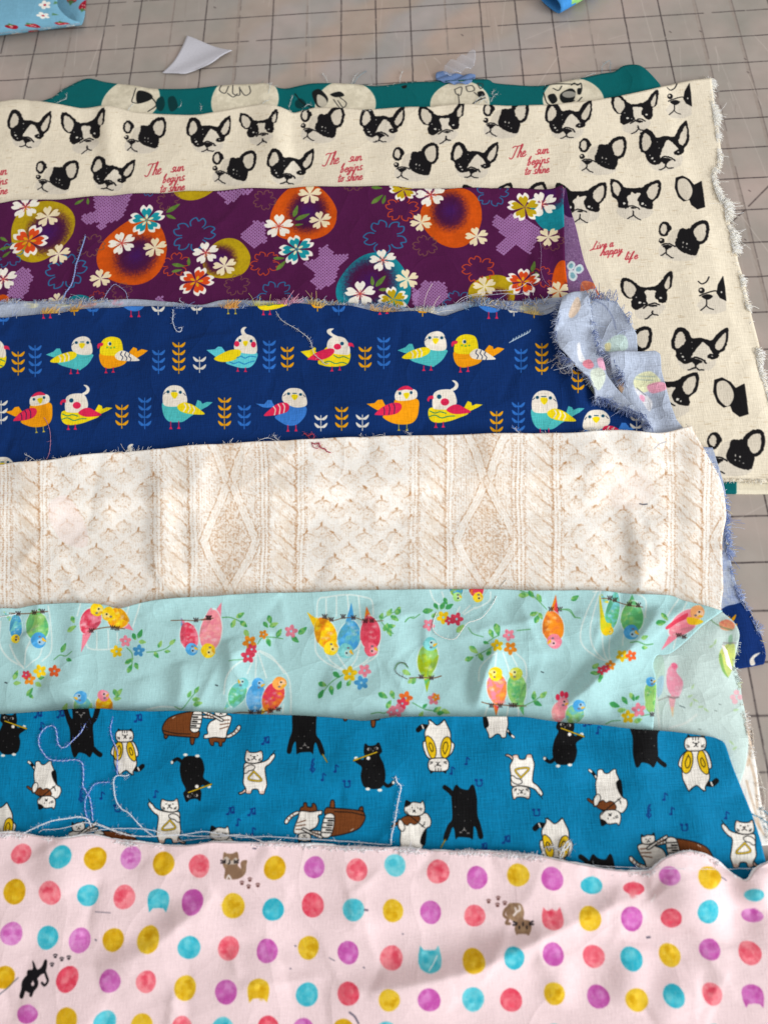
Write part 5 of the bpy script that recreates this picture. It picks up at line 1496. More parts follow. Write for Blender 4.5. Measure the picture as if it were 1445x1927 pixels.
for z, s in ((Z0m, '110,615,60,70 120,670,50,0 205,730,60,60 215,760,40,-40 435,430,60,70 472,512,40,-20 500,240,50,-60 490,300,60,30 915,355,50,-60 955,335,60,70 970,390,50,-10 880,520,60,30 885,570,60,70 930,555,50,-60 1090,405,50,70 1175,390,50,40 1065,480,50,-50 1140,455,40,0 1290,745,50,70 1340,715,50,60 1335,780,50,0 1345,810,60,10 785,735,50,-60 810,735,60,50 800,775,50,0 265,680,50,-30 285,635,40,10 445,840,60,60'),
             (Z1m, '215,300,60,70 262,245,60,30 285,305,60,-40 305,370,60,-60 435,310,50,-50 462,275,60,-70 490,310,60,20 455,430,60,-70 525,365,60,60 685,350,70,40 635,410,60,-40 745,960,50,40 820,715,60,-20 880,755,60,-80 935,720,60,70 915,650,60,-40 810,780,60,60 1220,250,50,70 1275,225,60,60 1330,215,60,70 1310,265,60,-30 1250,325,60,60 1285,320,60,10 1275,360,60,-70 1230,790,70,-30 1295,785,60,-70 1270,850,60,60 1390,635,60,-30 1420,690,50,40 1000,705,50,60'),
             (Z2m, '35,215,60,70 10,265,60,-40 235,215,70,10 290,185,50,-60 280,245,50,30 335,180,60,60 380,185,60,30 355,150,50,-70 455,335,70,45 885,110,70,0 935,105,60,-60 990,130,60,-70 955,235,60,20 975,270,60,60 1000,250,50,-70 665,370,60,-70 705,340,80,-80 630,432,40,-20 545,480,70,-40 515,540,60,20 595,530,60,-70 650,495,60,60 955,790,60,80 1020,785,60,40 980,845,60,-30 300,885,60,30 355,900,60,-20 190,920,50,60 320,910,50,10 90,635,60,-30 140,690,50,60 1375,590,60,40 1380,640,60,0 215,860,40,40'),
             (Z3m, '740,255,60,-60 715,295,70,10 270,590,60,40 265,635,60,0 310,660,50,60 605,395,50,20 605,465,40,0 470,825,60,-60 520,800,60,-70 400,855,70,-20 450,890,60,10 560,960,60,20 640,845,110,80 555,805,40,40 130,130,60,30 300,680,40,70')):
    for t in s.split():
        x, y, L, a = map(float, t.split(','))
        leaf(cv, z[0] + x / z[2], z[1] + y / z[2], L / z[2] * 1.05, a, LV[int(x + y) % 2], LV[(int(x + y) + 1) % 2], .52)
def bloom(x, y, r, col, hub=(150, 200, 210)):
    r = r * .9
    a0 = rm.uniform(0, 72)
    for k in range(5):
        a = math.radians(a0 + 72 * k)
        cv.pf(ellipse(x + .58 * r * math.cos(a), y + .58 * r * math.sin(a), r * .52, r * .36, math.degrees(a)), col, .96, True, col2=tuple(int(v * .86) for v in col))
    cv.pf(ellipse(x, y, r * .2, r * .2), hub)
for x, y, r, c in ((236.7, 1206.6, 11.5, PK), (220, 1226, 12, YW), (261.6, 1224.6, 12, BL), (76, 1263, 13, YW), (103, 1263, 12, (238, 96, 40)), (56, 1278, 12, OG), (50, 1270, 9, RD), (470, 1209, 14, OG), (496, 1194, 9, OG), (474, 1222, 11, RD), (467, 1235, 14, RD), (548, 1188, 13, PK), (658, 1268, 15, YW), (686, 1262, 13, PK), (680, 1285, 14, BL), (763, 1314, 14, (240, 110, 40)), (757, 1324, 12, RD), (747, 1337, 14, PK),
                   (834, 1162, 13, YW), (859, 1165, 13, RD), (845, 1168, 9, RD), (806.5, 1176, 12, PK), (957, 1195, 12, PK), (935, 1214.6, 12, YW), (960, 1220, 13, OG), (816, 1315.6, 12, PK), (820, 1312, 8, OG), (1201, 1336, 14, PK), (1181, 1349, 13, YW), (1170, 1234, 12, YW), (1187, 1234, 11, (240, 96, 36)), (1131, 1261.6, 9, RD), (1148, 1252, 10, OG), (1140, 1258, 8, RD), (736, 1340, 9, PK), (-40, 1230, 13, PK), (-70, 1190, 12, YW)):
    bloom(x, y, r, c)
for x, y in ((406, 1289), (1018, 1264), (10, 1284)): cv.pl([[x, y], [x + 4, y + 1.5]], 2, (50, 62, 66))
mt = cloth_mat('mint_cotton', cv.image('budgie_print'), 2800, 0.09, 0.3, crumple=.5, cs=.26, cr=.25)
sheet('cloth_panel', A, cv, M_TOP, M_R, M_B, '-200,1160 -200,1480', 420, 170, mt, root, 1.6)
lay(A, M)

# ================================================================ 7 blue cat canvas
B_TOP = '-200,1362 0,1345 83,1339 138,1335 194,1334 221.5,1337 277,1339 332,1338 395,1341 459,1344 529,1345.5 618,1350 682,1356.6 714,1353 758,1349 874,1349 962,1349 991,1350 1049,1359 1120,1364 1179,1371 1258,1376.5 1316,1384 1339,1387 1356,1394'
B_R = '1356,1394 1364,1403 1377,1440.5 1397,1490 1414.5,1533.5 1429,1577 1440,1621 1462,1700'
B_B = '-200,1760 600,1740 1462,1700'
out = np.vstack([P(B_TOP), P(B_R), P(B_B)[::-1]])
A, M = drape(out, 2.2, 0.018, 0.26, [('940,1352 948,1420 950,1500', 12, 2.4), ('1230,1375 1232,1450 1262,1560', 12, 2.4), ('1150,1480 1165,1560 1170,1620', 9, 2), ('1300,1480 1340,1560 1350,1600', 9, 2), ('380,1520 374,1570', 8, 1.8), ('225,1440 280,1470 330,1500', 14, .6), ('500,1410 560,1440 620,1500', 16, .6), ('1080,1400 1090,1470', 10, 1.6), ('820,1360 800,1430', 14, 1.4)], seed=107, ax=.8, rot=.2, creases=46, ang=95, spread=35, ch=1.3)
cv = canvas_for(out, 0.018, 4200, (0, 119, 163), A)
CP = {'w': (232, 226, 216), 'k': (12, 11, 12), 'y': (226, 186, 20), 'b': (112, 60, 26), 'n': (110, 74, 54), 'p': (222, 190, 174), 'G': (170, 166, 160)}
ZC0, ZC3, ZC7, ZC10 = (0, 1320, 3.6125), (300, 1320, 3.141), (700, 1330, 3.44), (1025, 1330, 3.44)
tri = Tmpl(cv, ZC3, (565, 420), '''
o p k 5 515,505 492,530 468,540 480,548 505,537 522,520
o w k 5 500,380 512,362 560,365 605,358 640,343 662,315 675,307 684,318 675,340 650,370 626,390 629,440 636,490 626,522 616,546 592,542 582,520 550,520 540,542 514,540 511,515 495,480 500,430
f p 600,528 618,528 616,545 592,542
f p 515,528 538,526 538,542 515,540
o w k 5 506,340 512,300 519,287 536,300 575,300 600,291 609,303 609,345 580,362 540,365 515,357
f p 516,296 520,290 530,300 518,304
f p 590,300 599,294 605,304 598,306
e k 541,319,4,3 580,318,4,3
l k 4 553,325 566,325 560,334
l k 4 560,330 560,335 546,344
l k 4 560,335 573,344
l k 4 520,336 532,343
l k 4 522,346 534,348
l k 4 600,336 588,343
l k 4 600,346 588,348
o w k 4 500,412 510,387 540,374 565,384 556,402 530,410 520,420 505,424
l k 11 558,412 527,458 604,466 558,412
l y 6.5 558,412 527,458 604,466 558,412
l k 4 665,318 682,290''', CP)
flu = Tmpl(cv, ZC3, (1260, 390), '''
f k 1208,300 1212,255 1220,250 1238,262 1275,258 1290,244 1300,246 1310,270 1316,298 1302,320 1325,370 1336,430 1330,480 1302,515 1240,516 1205,498 1190,440 1196,390 1162,362 1148,345 1163,332 1200,345 1215,325
l k 20 1322,480 1348,500 1372,490 1382,478
e w 1383,480,8,10 1232,518,14,9 1303,525,14,9 1235,336,11,11 1163,338,12,12
e G 1240,283,12,9 1282,278,12,9
e k 1243,284,6,8 1279,279,6,8
l G 3 1260,290 1266,294 1262,298
l k 10 1148,350 1286,300
l y 6 1148,350 1286,300
e G 1225,400,2,2 1270,380,2,2 1300,430,2,2 1240,450,2,2 1280,470,2,2''', CP)
con = Tmpl(cv, ZC7, (600, 690), '''
l k 30 472,524 498,543 528,575
f k 535,520 550,508 575,530 620,540 638,515 652,506 665,525 680,600 683,700 702,760 720,840 708,858 690,850 678,800 660,775 656,820 652,860 630,850 560,846 542,860 534,800 520,785 492,860 470,868 463,845 490,770 518,730 518,650 515,580
e G 572,815,5,4 580,815,3,4 620,820,5,4 629,820,3,4
l G 4 597,785 597,796 585,806
l G 4 597,796 609,806
l k 8 476,862 446,915
l y 5 476,862 446,915
e G 540,650,3,3 575,560,2,2 620,600,2,2 560,700,2,2 640,740,2,2 600,740,2,3''', CP)
cym = Tmpl(cv, ZC0, (855, 345), '''
l k 28 918,460 945,462 968,443
l w 8 938,452 946,470
p k 802,480 838,485 815,507
p k 885,490 912,482 896,507
o w k 5 800,280 830,273 905,275 936,330 940,370 926,382 930,430 906,478 908,500 885,490 860,470 835,482 815,500 803,480 780,430 775,380 756,355 770,310
o y k 4 806,278 832,290 836,340 820,390 792,402 775,370 782,310
o y k 4 872,278 895,282 915,330 925,390 912,408 880,380 862,320
l k 4 812,300 824,330 815,365 800,370 795,340 812,300
l k 4 880,320 890,318 905,350 898,368 884,350 880,320
p k 797,216 806,185 832,203
p k 868,202 897,185 905,218
o w k 5 789,245 794,212 820,200 885,200 906,214 909,250 890,274 820,278 798,268
l k 4 835,203 835,216
l k 4 850,202 850,217
l k 4 866,203 866,216
e k 838,231,4,4 868,229,4,4
l k 5 845,236 860,236 852,244
l k 4 852,240 852,246 842,254
l k 4 852,246 862,254
l k 4 800,245 816,250
l k 4 802,256 816,256
l k 4 898,243 884,250
l k 4 898,254 884,256''', CP)
vio = Tmpl(cv, ZC10, (410, 590), '''
l k 20 288,412 312,432 332,462
l w 13 288,412 300,422
l w 10 326,450 336,466
o w k 5 343,412 370,408 385,430 410,432 440,408 460,408 462,430 482,480 500,580 527,602 533,640 510,682 485,688 440,672 370,672 340,645 318,648 310,620 320,585 332,568 328,500 338,450
f k 462,488 490,474 500,520 502,588 478,556 464,520
o b k 4 272,600 285,594 300,606 340,622 375,606 395,622 420,612 445,622 462,650 450,670 400,672 350,662 325,640 290,620
o w k 4 320,640 316,606 330,575 348,568 360,590 350,620 335,642
o w k 5 357,700 385,675 450,670 485,690 491,730 478,770 463,756 420,762 388,756 368,771 360,742
f k 362,728 402,752 368,774
e k 408,725,4,4 445,722,4,4
l k 5 414,706 428,706 420,698
l k 4 420,705 412,692
l k 4 420,705 432,692
l k 4 470,706 455,714
l k 4 474,716 458,722
l k 5 366,700 400,665 490,592
l k 5 470,600 485,610 490,630''', CP)
pia = Tmpl(cv, ZC3, (130, 150), '''
o b k 5 33,193 55,200 45,218 33,216
o b k 5 186,208 210,212 205,251 188,250
o b k 5 22,150 50,105 100,80 160,65 215,62 205,110 186,168 238,176 231,212 190,211 100,204 40,196 25,182
o w k 4 206,62 258,64 236,172 186,168
l k 5 204,78 256,80
l k 8 203,92 230,93
l k 5 202,105 250,107
l k 8 199,118 226,119
l k 5 196,130 245,132
l k 8 193,143 220,144
l k 5 190,155 240,157
l k 4 26,172 100,188 186,192
l w 3 82,100 98,90''', CP)
pcat = Tmpl(cv, ZC3, (355, 165), '''
o w k 5 395,205 440,180 465,145 480,144 479,165 450,195 410,216
l n 5 440,172 452,186
l n 5 425,185 435,200
l n 5 455,158 468,172
o b k 5 300,215 388,215 386,240 374,242 370,264 354,262 351,243 325,240 322,260 304,255
o w k 5 330,108 370,85 425,88 422,130 402,180 391,216 330,212 290,218 266,218 268,198 288,190 284,160 300,125
l n 6 370,112 416,110
l n 6 362,137 414,130
l n 6 360,163 408,148
o w k 5 330,66 332,36 342,44 368,40 392,46 398,34 404,66 396,84 366,90 338,84
p k 330,50 333,32 350,44
p k 386,44 399,30 404,50
e k 356,62,3,3 378,62,3,3
l k 4 367,66 367,72 360,78
l k 4 367,72 375,78
o w k 5 260,92 262,84 320,86 345,94 320,103 268,98
l n 5 290,86 292,98
l n 5 305,86 307,98
o w k 5 262,62 270,56 330,82 380,108 368,118 320,92 266,72
l n 5 290,68 284,80
l n 5 305,74 299,86
l n 5 322,82 316,94''', CP)
pia.put(341, 1368); pcat.put(413, 1372.5)
pcat.put(577, 1543, rot=180); pia.put(649, 1542, rot=180)
tri.put(480, 1454); tri.put(318, 1546, flip=-1); tri.put(982, 1461, flip=-1, rot=180); tri.put(1398, 1589, flip=-1)
flu.put(701, 1444); flu.put(363, 1463, rot=180); flu.put(1063, 1399, flip=-1); flu.put(19, 1383, flip=-1)
con.put(874, 1530); con.put(573, 1372, flip=-1, rot=0); con.put(155, 1376, rot=180); con.put(1213, 1392, rot=180); con.put(1132, 1664)
cym.put(237, 1415); cym.put(823, 1405, rot=180); cym.put(1044, 1592, rot=180); cym.put(1309, 1436); cym.put(2, 1556, rot=180)
vio.put(1144, 1501); vio.put(85, 1478); vio.put(776, 1558, flip=-1, rot=180); vio.put(933, 1339, flip=1, rot=180); vio.put(410, 1604, flip=-1, rot=180)
pcat.put(1228, 1614, flip=-1, rot=8); pia.put(1300, 1612, flip=-1); pcat.put(158, 1588, flip=-1, rot=10); pia.put(225, 1592, flip=-1, rot=8)
tri.put(-70, 1460); flu.put(-110, 1560); pia.put(680, 1334)
NB = (8, 48, 116)
def note(x, y, k, rot=0):
    L = {0: ['0,0 5,-11 10,-13 10,-3', '5,-11 5,-2'], 1: ['0,0 0,-12 5,-9'], 2: ['0,0 0,10 9,10 9,0', ], 3: ['0,-8 4,-4 0,2 -3,6 2,10 5,5 -1,0 2,-10 4,-14 0,-8 1,12']}[k]
    for s in L:
        q = P(s); cv.pl(q + [x, y], 2.4, NB, .85)
        if k < 3:
            cv.pf(ellipse(x + q[0, 0] - 1.5, y + q[0, 1], 3.2, 2.3), NB, .85)
            if k == 2: cv.pf(ellipse(x + 8, y, 3.2, 2.3), NB, .85)
            if k == 0: cv.pf(ellipse(x + 9, y - 3, 3, 2.3), NB, .85)
for t in ((70, 1350, 0), (79, 1372, 1), (258, 1358, 0), (112, 1350, 0), (152, 1498, 3), (192, 1503, 1), (218, 1516, 2), (293, 1500, 1), (496, 1400, 0), (587, 1442, 3), (632, 1452, 1), (649, 1470, 2), (608, 1468, 1), (430, 1532, 0), (470, 1534, 0), (448, 1553, 1), (476, 1570, 1), (878, 1438, 1), (850, 1456, 1), (897, 1468, 2), (1005, 1524, 2), (948, 1586, 0), (1124, 1380, 1), (1100, 1366, 0), (1250, 1505, 1), (1219, 1528, 3), (1263, 1532, 1), (1283, 1552, 2), (1366, 1540, 1), (905, 1600, 0), (1192, 1640, 3)):
    note(*t)
mt = cloth_mat('cat_canvas', cv.image('cat_print'), 1700, 0.15, 0.6, rough=.75, crumple=.55, cs=.34, cr=1.3)
root = empty('fabric_piece', tuple(p2s([[640, 1460]], A)[0]), 'bright blue canvas fabric printed with black and white cats playing music', 'fabric', CLOTHS)
sheet('cloth_panel', A, cv, B_TOP, B_R, B_B, '-200,1362 -200,1760', 420, 190, mt, root, 1.6)
lay(A, M)

# ================================================================ 8 pale pink dotted cotton
R_TOP = '-200,1585 0,1569 28,1567 69,1573 121,1578 173,1571 208,1578 277,1587 346,1592 398,1585 435,1586 511,1586 574,1589 643,1593 747,1596 816,1601 920,1603 1014,1612 1083,1626 1153,1638 1194,1640 1222,1638 1236,1626 1256,1612 1291,1603 1319,1607 1343,1617 1377,1645 1398,1657 1409,1653 1419,1636 1445,1622 1480,1612 1520,1606'
R_R = '1520,1606 1550,1750 1570,1900 1590,2040'
R_B = '-200,2040 700,2040 1590,2040'
out = np.vstack([P(R_TOP), P(R_R), P(R_B)[::-1]])
A, M = drape(out, 2.4, 0.022, 0.35, [('1236,1682 1150,1722 1060,1762 980,1800 880,1840 760,1872 600,1895', 9, 4.6, dict(skew=.35)), ('1232,1688 1150,1724 1060,1764 985,1802 890,1842 760,1874 640,1890', 3.4, 2.2, dict(cusp=True, skew=.3)), ('390,1690 350,1727 292,1776 215,1828', 3.0, 1.2, dict(cusp=True)), ('1225,1650 1170,1690 1080,1735', 12, -2.0), ('1236,1630 1285,1640 1310,1700 1300,1760', 12, 6.5), ('1398,1660 1420,1740 1425,1800', 9, -3.5), ('1350,1640 1375,1720 1380,1790', 9, 3.0), ('1445,1640 1460,1720', 10, 7), ('390,1690 350,1725 290,1775 210,1830 150,1860', 10, 3.6, dict(skew=.3)), ('70,1585 90,1640 100,1690', 12, 2.6), ('1060,1810 1066,1870 1060,1920', 7, 3.0), ('1210,1790 1208,1860 1195,1930', 8, 3.2), ('1335,1870 1290,1905 1250,1940', 9, 3.2), ('500,1760 490,1800', 8, .8), ('980,1640 1060,1660 1130,1690', 14, 1.0), ('0,1880 80,1900 160,1935', 12, 3), ('330,1900 420,1890 520,1850', 14, 2.4), ('640,1590 640,1700 634,1830', 14, .6)], seed=108, lo_=26, hi_=100, creases=70, ang=80, spread=40, ch=1.3)
cv = canvas_for(out, 0.022, 3600, (235, 210, 211), A)
DC = {'r': ((216, 62, 84), (238, 134, 142)), 't': ((44, 170, 190), (112, 202, 212)), 'y': ((200, 150, 6), (228, 190, 48)), 'p': ((186, 78, 160), (214, 140, 198))}
rd = np.random.default_rng(80)
ASP = {(713, 322): .55, (482, 305): .78, (1125, 265): .85, (1370, 360): .68, (1355, 470): .62, (150, 1065): .7, (437, 663): 1.1, (120, 192): .9}
def dot(x, y, k, cut=None, r=20.5, asp=1.0):
    a, b = DC[k]
    if rd.random() < .4: a, b = b, a
    m = cv.mpp((x, y)); c = cv.c([[x, y]])[0]; R = r * m * rd.uniform(.96, 1.06)
    n = 40; t = np.linspace(0, 2 * math.pi, n, endpoint=False)
    rad = R * (1 + .025 * np.sin(2 * t + rd.uniform(0, 6)) + .018 * np.sin(3 * t + rd.uniform(0, 6)) + rd.normal(0, .006, n))
    q = np.column_stack([c[0] + rad * np.cos(t) * .98, c[1] + rad * np.sin(t) * .96 * asp])
    if cut:
        # cat-ear notch: cut = direction of the ears in canvas space (+1 away from the viewer)
        s = cut; u = P('-.98,.25 -.8,.95 -.5,.62 0,.58 .5,.62 .8,.95 .98,.25 1,-.3 .75,-.75 0,-1 -.75,-.75 -1,-.3') * [R, R * s] + c
        q = np.vstack([u[:6], smooth(u[5:], False, 5)])
    cv.fill(q, tuple(int(.5 * v + .5 * w_) for v, w_ in zip(a, b)), .97, b, .12)
    th = rd.uniform(0, 6.28)
    for k_ in range(9):
        ph = th + rd.normal(0, .9); d = rd.uniform(.1, .55) * R
        cv.soft(c + d * np.array([math.cos(ph), math.sin(ph)]), R * .45, R * rd.uniform(.25, .5), a if k_ % 3 else tuple(min(255, v + 22) for v in b), .1, .72, .8)
    for _ in range(3):
        cv.soft(c + rd.normal(0, .2, 2) * R, R * .5, R * .4, b, .0, .35, 1.0)
ZP0, ZP1, ZP2 = (0, 1540, 2.89), (470, 1560, 2.89), (945, 1560, 2.89)
for z, s in ((ZP0, '120,192,r 330,210,t 523,218,y 715,213,p 892,245,y 1087,258,r 83,398,y 272,405,r 482,418,t 678,428,r 863,448,t,-1 1047,455,p 1270,475,y 63,628,p 262,648,t 437,663,p 618,660,y 808,660,y 1030,702,t 1245,705,r 25,865,y 368,875,r 598,885,p 795,890,r 1010,922,y 1230,945,p 1405,940,y,-1 150,1065,p 362,1100,y 575,1110,t 770,1128,y 990,1140,r 1210,1150,t'),
             (ZP1, '137,212,y 352,208,p 583,222,r 790,197,t 1023,232,r 1235,265,p 128,438,t 343,413,r 563,440,t 778,445,y 983,453,p 1222,472,r 95,662,p 320,645,y 535,672,p 770,700,r 978,705,t,1 1217,720,y 312,900,t 535,898,r 758,932,y 975,930,p 1213,925,t 1420,930,r 100,1085,r 290,1095,p 510,1100,y 740,1110,t'),
             (ZP2, '85,250,y 270,270,p 482,305,t 713,322,r 907,255,p 1125,265,y 1370,360,t 272,485,r,1 477,490,y 703,488,p 918,485,r 1122,450,t 1355,470,p 65,705,t 275,680,p 495,692,r 703,707,t 908,685,y 1127,655,p 1345,675,r 283,897,y 520,912,p 730,930,y 933,910,t 1140,898,r 1360,910,p,-1 80,1140,p 290,1130,t 520,1140,r 740,1140,p 940,1130,y 1150,1130,t')):
    for t in s.split():
        v = t.split(',')
        dot(z[0] + float(v[0]) / z[2], z[1] + float(v[1]) / z[2], v[2], int(v[3]) if len(v) > 3 else None, asp=ASP.get((int(v[0]), int(v[1])), 1.0))
for k in range(4):
    for j, y in enumerate((1606, 1680, 1757, 1840, 1905)): dot(-20 - 72 * k + (j % 2) * 14 - 24, y + k * 3, 'rtyp'[(k + j) % 4])
BRN, BRN2 = (134, 104, 80), (160, 130, 100)
def zp(z, s): return P(zs(z, s))
cv.pf(zp(ZP0, '1222,185 1240,190 1270,190 1295,182 1302,230 1296,255 1318,280 1322,300 1310,250 1320,230 1345,228 1342,255 1335,300 1300,328 1250,332 1222,325 1226,280 1215,250'), BRN, 1, True, col2=BRN2)
cv.pf(zp(ZP0, '1222,215 1240,208 1262,230 1285,212 1298,232 1285,248 1240,250 1220,240'), (206, 194, 184), .8)
for s in ('1228,225 1228,240', '1278,228 1278,242', '1252,228 1252,242 1245,246', '1205,228 1225,234', '1205,242 1225,240', '1300,226 1285,234', '1298,240 1284,240'): cv.pl(zp(ZP0, s), 2.4, (40, 34, 34))
cv.pl(zp(ZP0, '1235,330 1245,310 1258,330'), 3, (226, 212, 206))
PAW = (104, 64, 58)
def paw(x, y, col=PAW, r=3.2):
    cv.pf(ellipse(x, y + 2, r, r * .75), col)
    for d in (-3.2, -1.1, 1.1, 3.2): cv.pf(ellipse(x + d, y - 1.6 - (1.2 if abs(d) < 2 else 0), 1.15, 1.3), col)
for x, y in ((1317, 350), (1360, 332), (1353, 370), (1403, 362)): paw(ZP0[0] + x / 2.89, ZP0[1] + y / 2.89)
for x, y in ((1298, 392), (1350, 375), (1346, 412), (1386, 402)): paw(ZP1[0] + x / 2.89, ZP1[1] + y / 2.89)
for x, y in ((285, 795), (303, 748), (338, 765), (376, 757)): paw(x / 2.89, 1540 + y / 2.89, (28, 26, 32), 2.8)
cv.pf(zp(ZP2, '30,410 60,402 100,408 118,450 115,490 150,500 158,540 142,580 130,572 85,572 78,580 66,545 70,510 40,490 20,460'), BRN, 1, True, col2=BRN2)
cv.pl(zp(ZP2, '40,420 15,440 8,470 30,490 20,512 40,515'), 5, BRN); cv.pl(zp(ZP2, '62,470 75,452 70,430'), 4, (222, 206, 196)); cv.pl(zp(ZP2, '80,450 95,440 92,420'), 4, (222, 206, 196))
for s in ('60,505 78,512', '58,522 76,520', '165,502 148,512', '168,518 148,520', '92,530 92,540', '132,530 132,540', '112,510 112,524'): cv.pl(zp(ZP2, s), 3, (36, 30, 32))
KB = (22, 20, 24)
cv.pf(zp(ZP0, '178,775 190,790 205,822 230,805 245,770 258,775 255,815 245,840 225,850 200,875 180,880 150,850 155,825 180,820'), KB, 1, True)
for s, w_ in (('190,870 200,900 185,925 160,935 150,905 165,880', 7), ('160,860 135,890 130,930 120,965', 8), ('185,925 175,945 170,960', 6), ('245,830 255,860 262,885 245,908 230,895', 4), ('170,880 160,905 175,930', 7), ('145,900 140,925 160,935', 5)):
    cv.pl(zp(ZP0, s), w_, KB)
cv.pl(zp(ZP0, '-5,960 40,925 75,890 100,868'), 2.6, (96, 96, 104), .7)
for z, s, w_ in ((ZP1, '432,700 448,710 462,716', 2), (ZP1, '543,998 570,1020 592,1058', 5), (ZP1, '625,440 640,442', 5), (ZP1, '20,105 36,108', 2.5), (ZP0, '1378,162 1394,164', 2.5), (ZP0, '520,508 560,511 602,514', 1.8), (ZP2, '1188,262 1205,272 1215,280', 2.4), (ZP2, '785,590 800,588', 5), (ZP1, '220,758 224,760', 3), (ZP1, '830,570 834,572', 3), (ZP1, '618,752 624,756', 3), (ZP0, '520,660 526,664', 3.4), (ZP1, '246,634 252,638', 3)):
    cv.pl(zp(z, s), w_ / 1.4, (74, 72, 90), .8)
cv.pl(zp(ZP1, '975,770 1000,730 1018,690'), 2.2, (236, 236, 236), .9); cv.pl(zp(ZP2, '808,395 822,375 830,355'), 2, (250, 240, 240), .9)
mt = cloth_mat('pink_dot_cotton', cv.image('dot_print'), 2600, 0.06, 0.3, crumple=.42, cs=.36, cr=.8)
root = empty('fabric_piece', tuple(p2s([[640, 1760]], A)[0]), 'pale pink fabric printed with watercolour dots and little cats, nearest the viewer', 'fabric', CLOTHS)
sheet('cloth_panel', A, cv, R_TOP, R_R, R_B, '-200,1585 -200,2040', 420, 150, mt, root, 1.4)
fringe('frayed_edge', R_TOP, A, root, 5200, .75, [(246, 240, 242), (253, 249, 249), (238, 226, 228), (222, 220, 230)], 0.00013, 1, 1.3, inset=.0012, lift=.0008, seed=81, wts=[.4, .3, .2, .1], label='soft white frayed top edge')
lay(A, M)

ew = resample(p2s(resample(smooth(P(R_TOP), False, 4), 700), A), 1400)
ew[:, 2] += .0001
rad_ = .00062 + .00016 * np.convolve(RNG.standard_normal(1420), np.ones(21) / 21, 'valid')[:1400] * 3
ew[:, :2] += np.column_stack([np.zeros(1400), .0003 * np.convolve(RNG.standard_normal(1440), np.ones(41) / 41, 'valid')[:1400] * 4])
tag(tubes('rolled_edge', [(ew, np.clip(rad_, .0003, .0011))], [thread_mat((246, 240, 241))], [0], root, 7), 'soft white rolled edge')
# ================================================================ folded cloths and scraps on the mat
def flat_roll(name, label, a, b, hn, hz, zc, L, tilt, paint, base, res, seed, inner=0.05, cut=0.0):
    """a flattened, hollow roll of folded cloth: near fold runs from a to b (photo pixels), open end at b"""
    A0, B0 = p2w([a], zc)[0], p2w([b], zc)[0]
    ax = (B0 - A0) / np.linalg.norm(B0 - A0)
    nm = np.array([-ax[1], ax[0]])
    if nm[1] < 0: nm = -nm
    nt = 64
    th = np.linspace(0, 2 * math.pi, nt, endpoint=False)
    e = 2 / 2.5
    cn = np.sign(np.cos(th)) * np.abs(np.cos(th)) ** e
    sn = np.sign(np.sin(th)) * np.abs(np.sin(th)) ** e
    per = 2.1 * (hn + hz) * 2
    rg = np.random.default_rng(seed)
    k1, k2 = rg.uniform(0, 6, 2)
    def ring(s, shrink):
        h = hz * (1 + .06 * np.sin(s * 60 + k1) + .08 * np.sin(th * 3 + s * 40 + k2))
        n = hn - (hn - shrink) * cn
        z = zc + (h - shrink) * sn + tilt * cn * -0.3
        end = B0 + ax * (s - np.maximum(sn, 0) * 0.004)[..., None] if np.ndim(s) else B0 + ax * s - ax * (np.clip(sn * 1.3, 0, 1) * cut)[:, None]
        xy = end + nm * n[:, None]
        return np.column_stack([xy, np.maximum(z, 0.0006 + shrink * .4)])
    rings, uv = [], []
    for s in np.linspace(-L, 0, 46):
        rings.append(ring(s, 0)); uv.append(np.column_stack([np.full(nt, (s + L) / (L + .001)), th / (2 * math.pi)]))
    rings.append(ring(0.0004, 0.0006)); uv.append(uv[-1])
    for s in np.linspace(0, -inner, 10):
        rings.append(ring(s, 0.0013)); uv.append(np.column_stack([np.full(nt, (s + L) / (L + .001)), th / (2 * math.pi)]))
    V = np.vstack(rings); U = np.vstack(uv)
    i = np.arange(len(rings) - 1)[:, None] * nt; j = np.arange(nt)[None]
    F = np.stack([i + j, i + nt + j, i + nt + (j + 1) % nt, i + (j + 1) % nt], -1).reshape(-1, 4)
    cv_ = Canvas(0, 0, L, per, res, base)
    paint(cv_)
    m = cloth_mat(name + '_print', cv_.image(name + '_image'), 2200, .09, .25)
    root_ = empty(name, tuple(np.r_[B0, 0]), label, 'folded fabric')
    o = bpy.data.objects.new('outer_layer', mesh_np('outer_layer', V, F[:, ::-1], U, [m]))
    link(o, root_)
    return root_

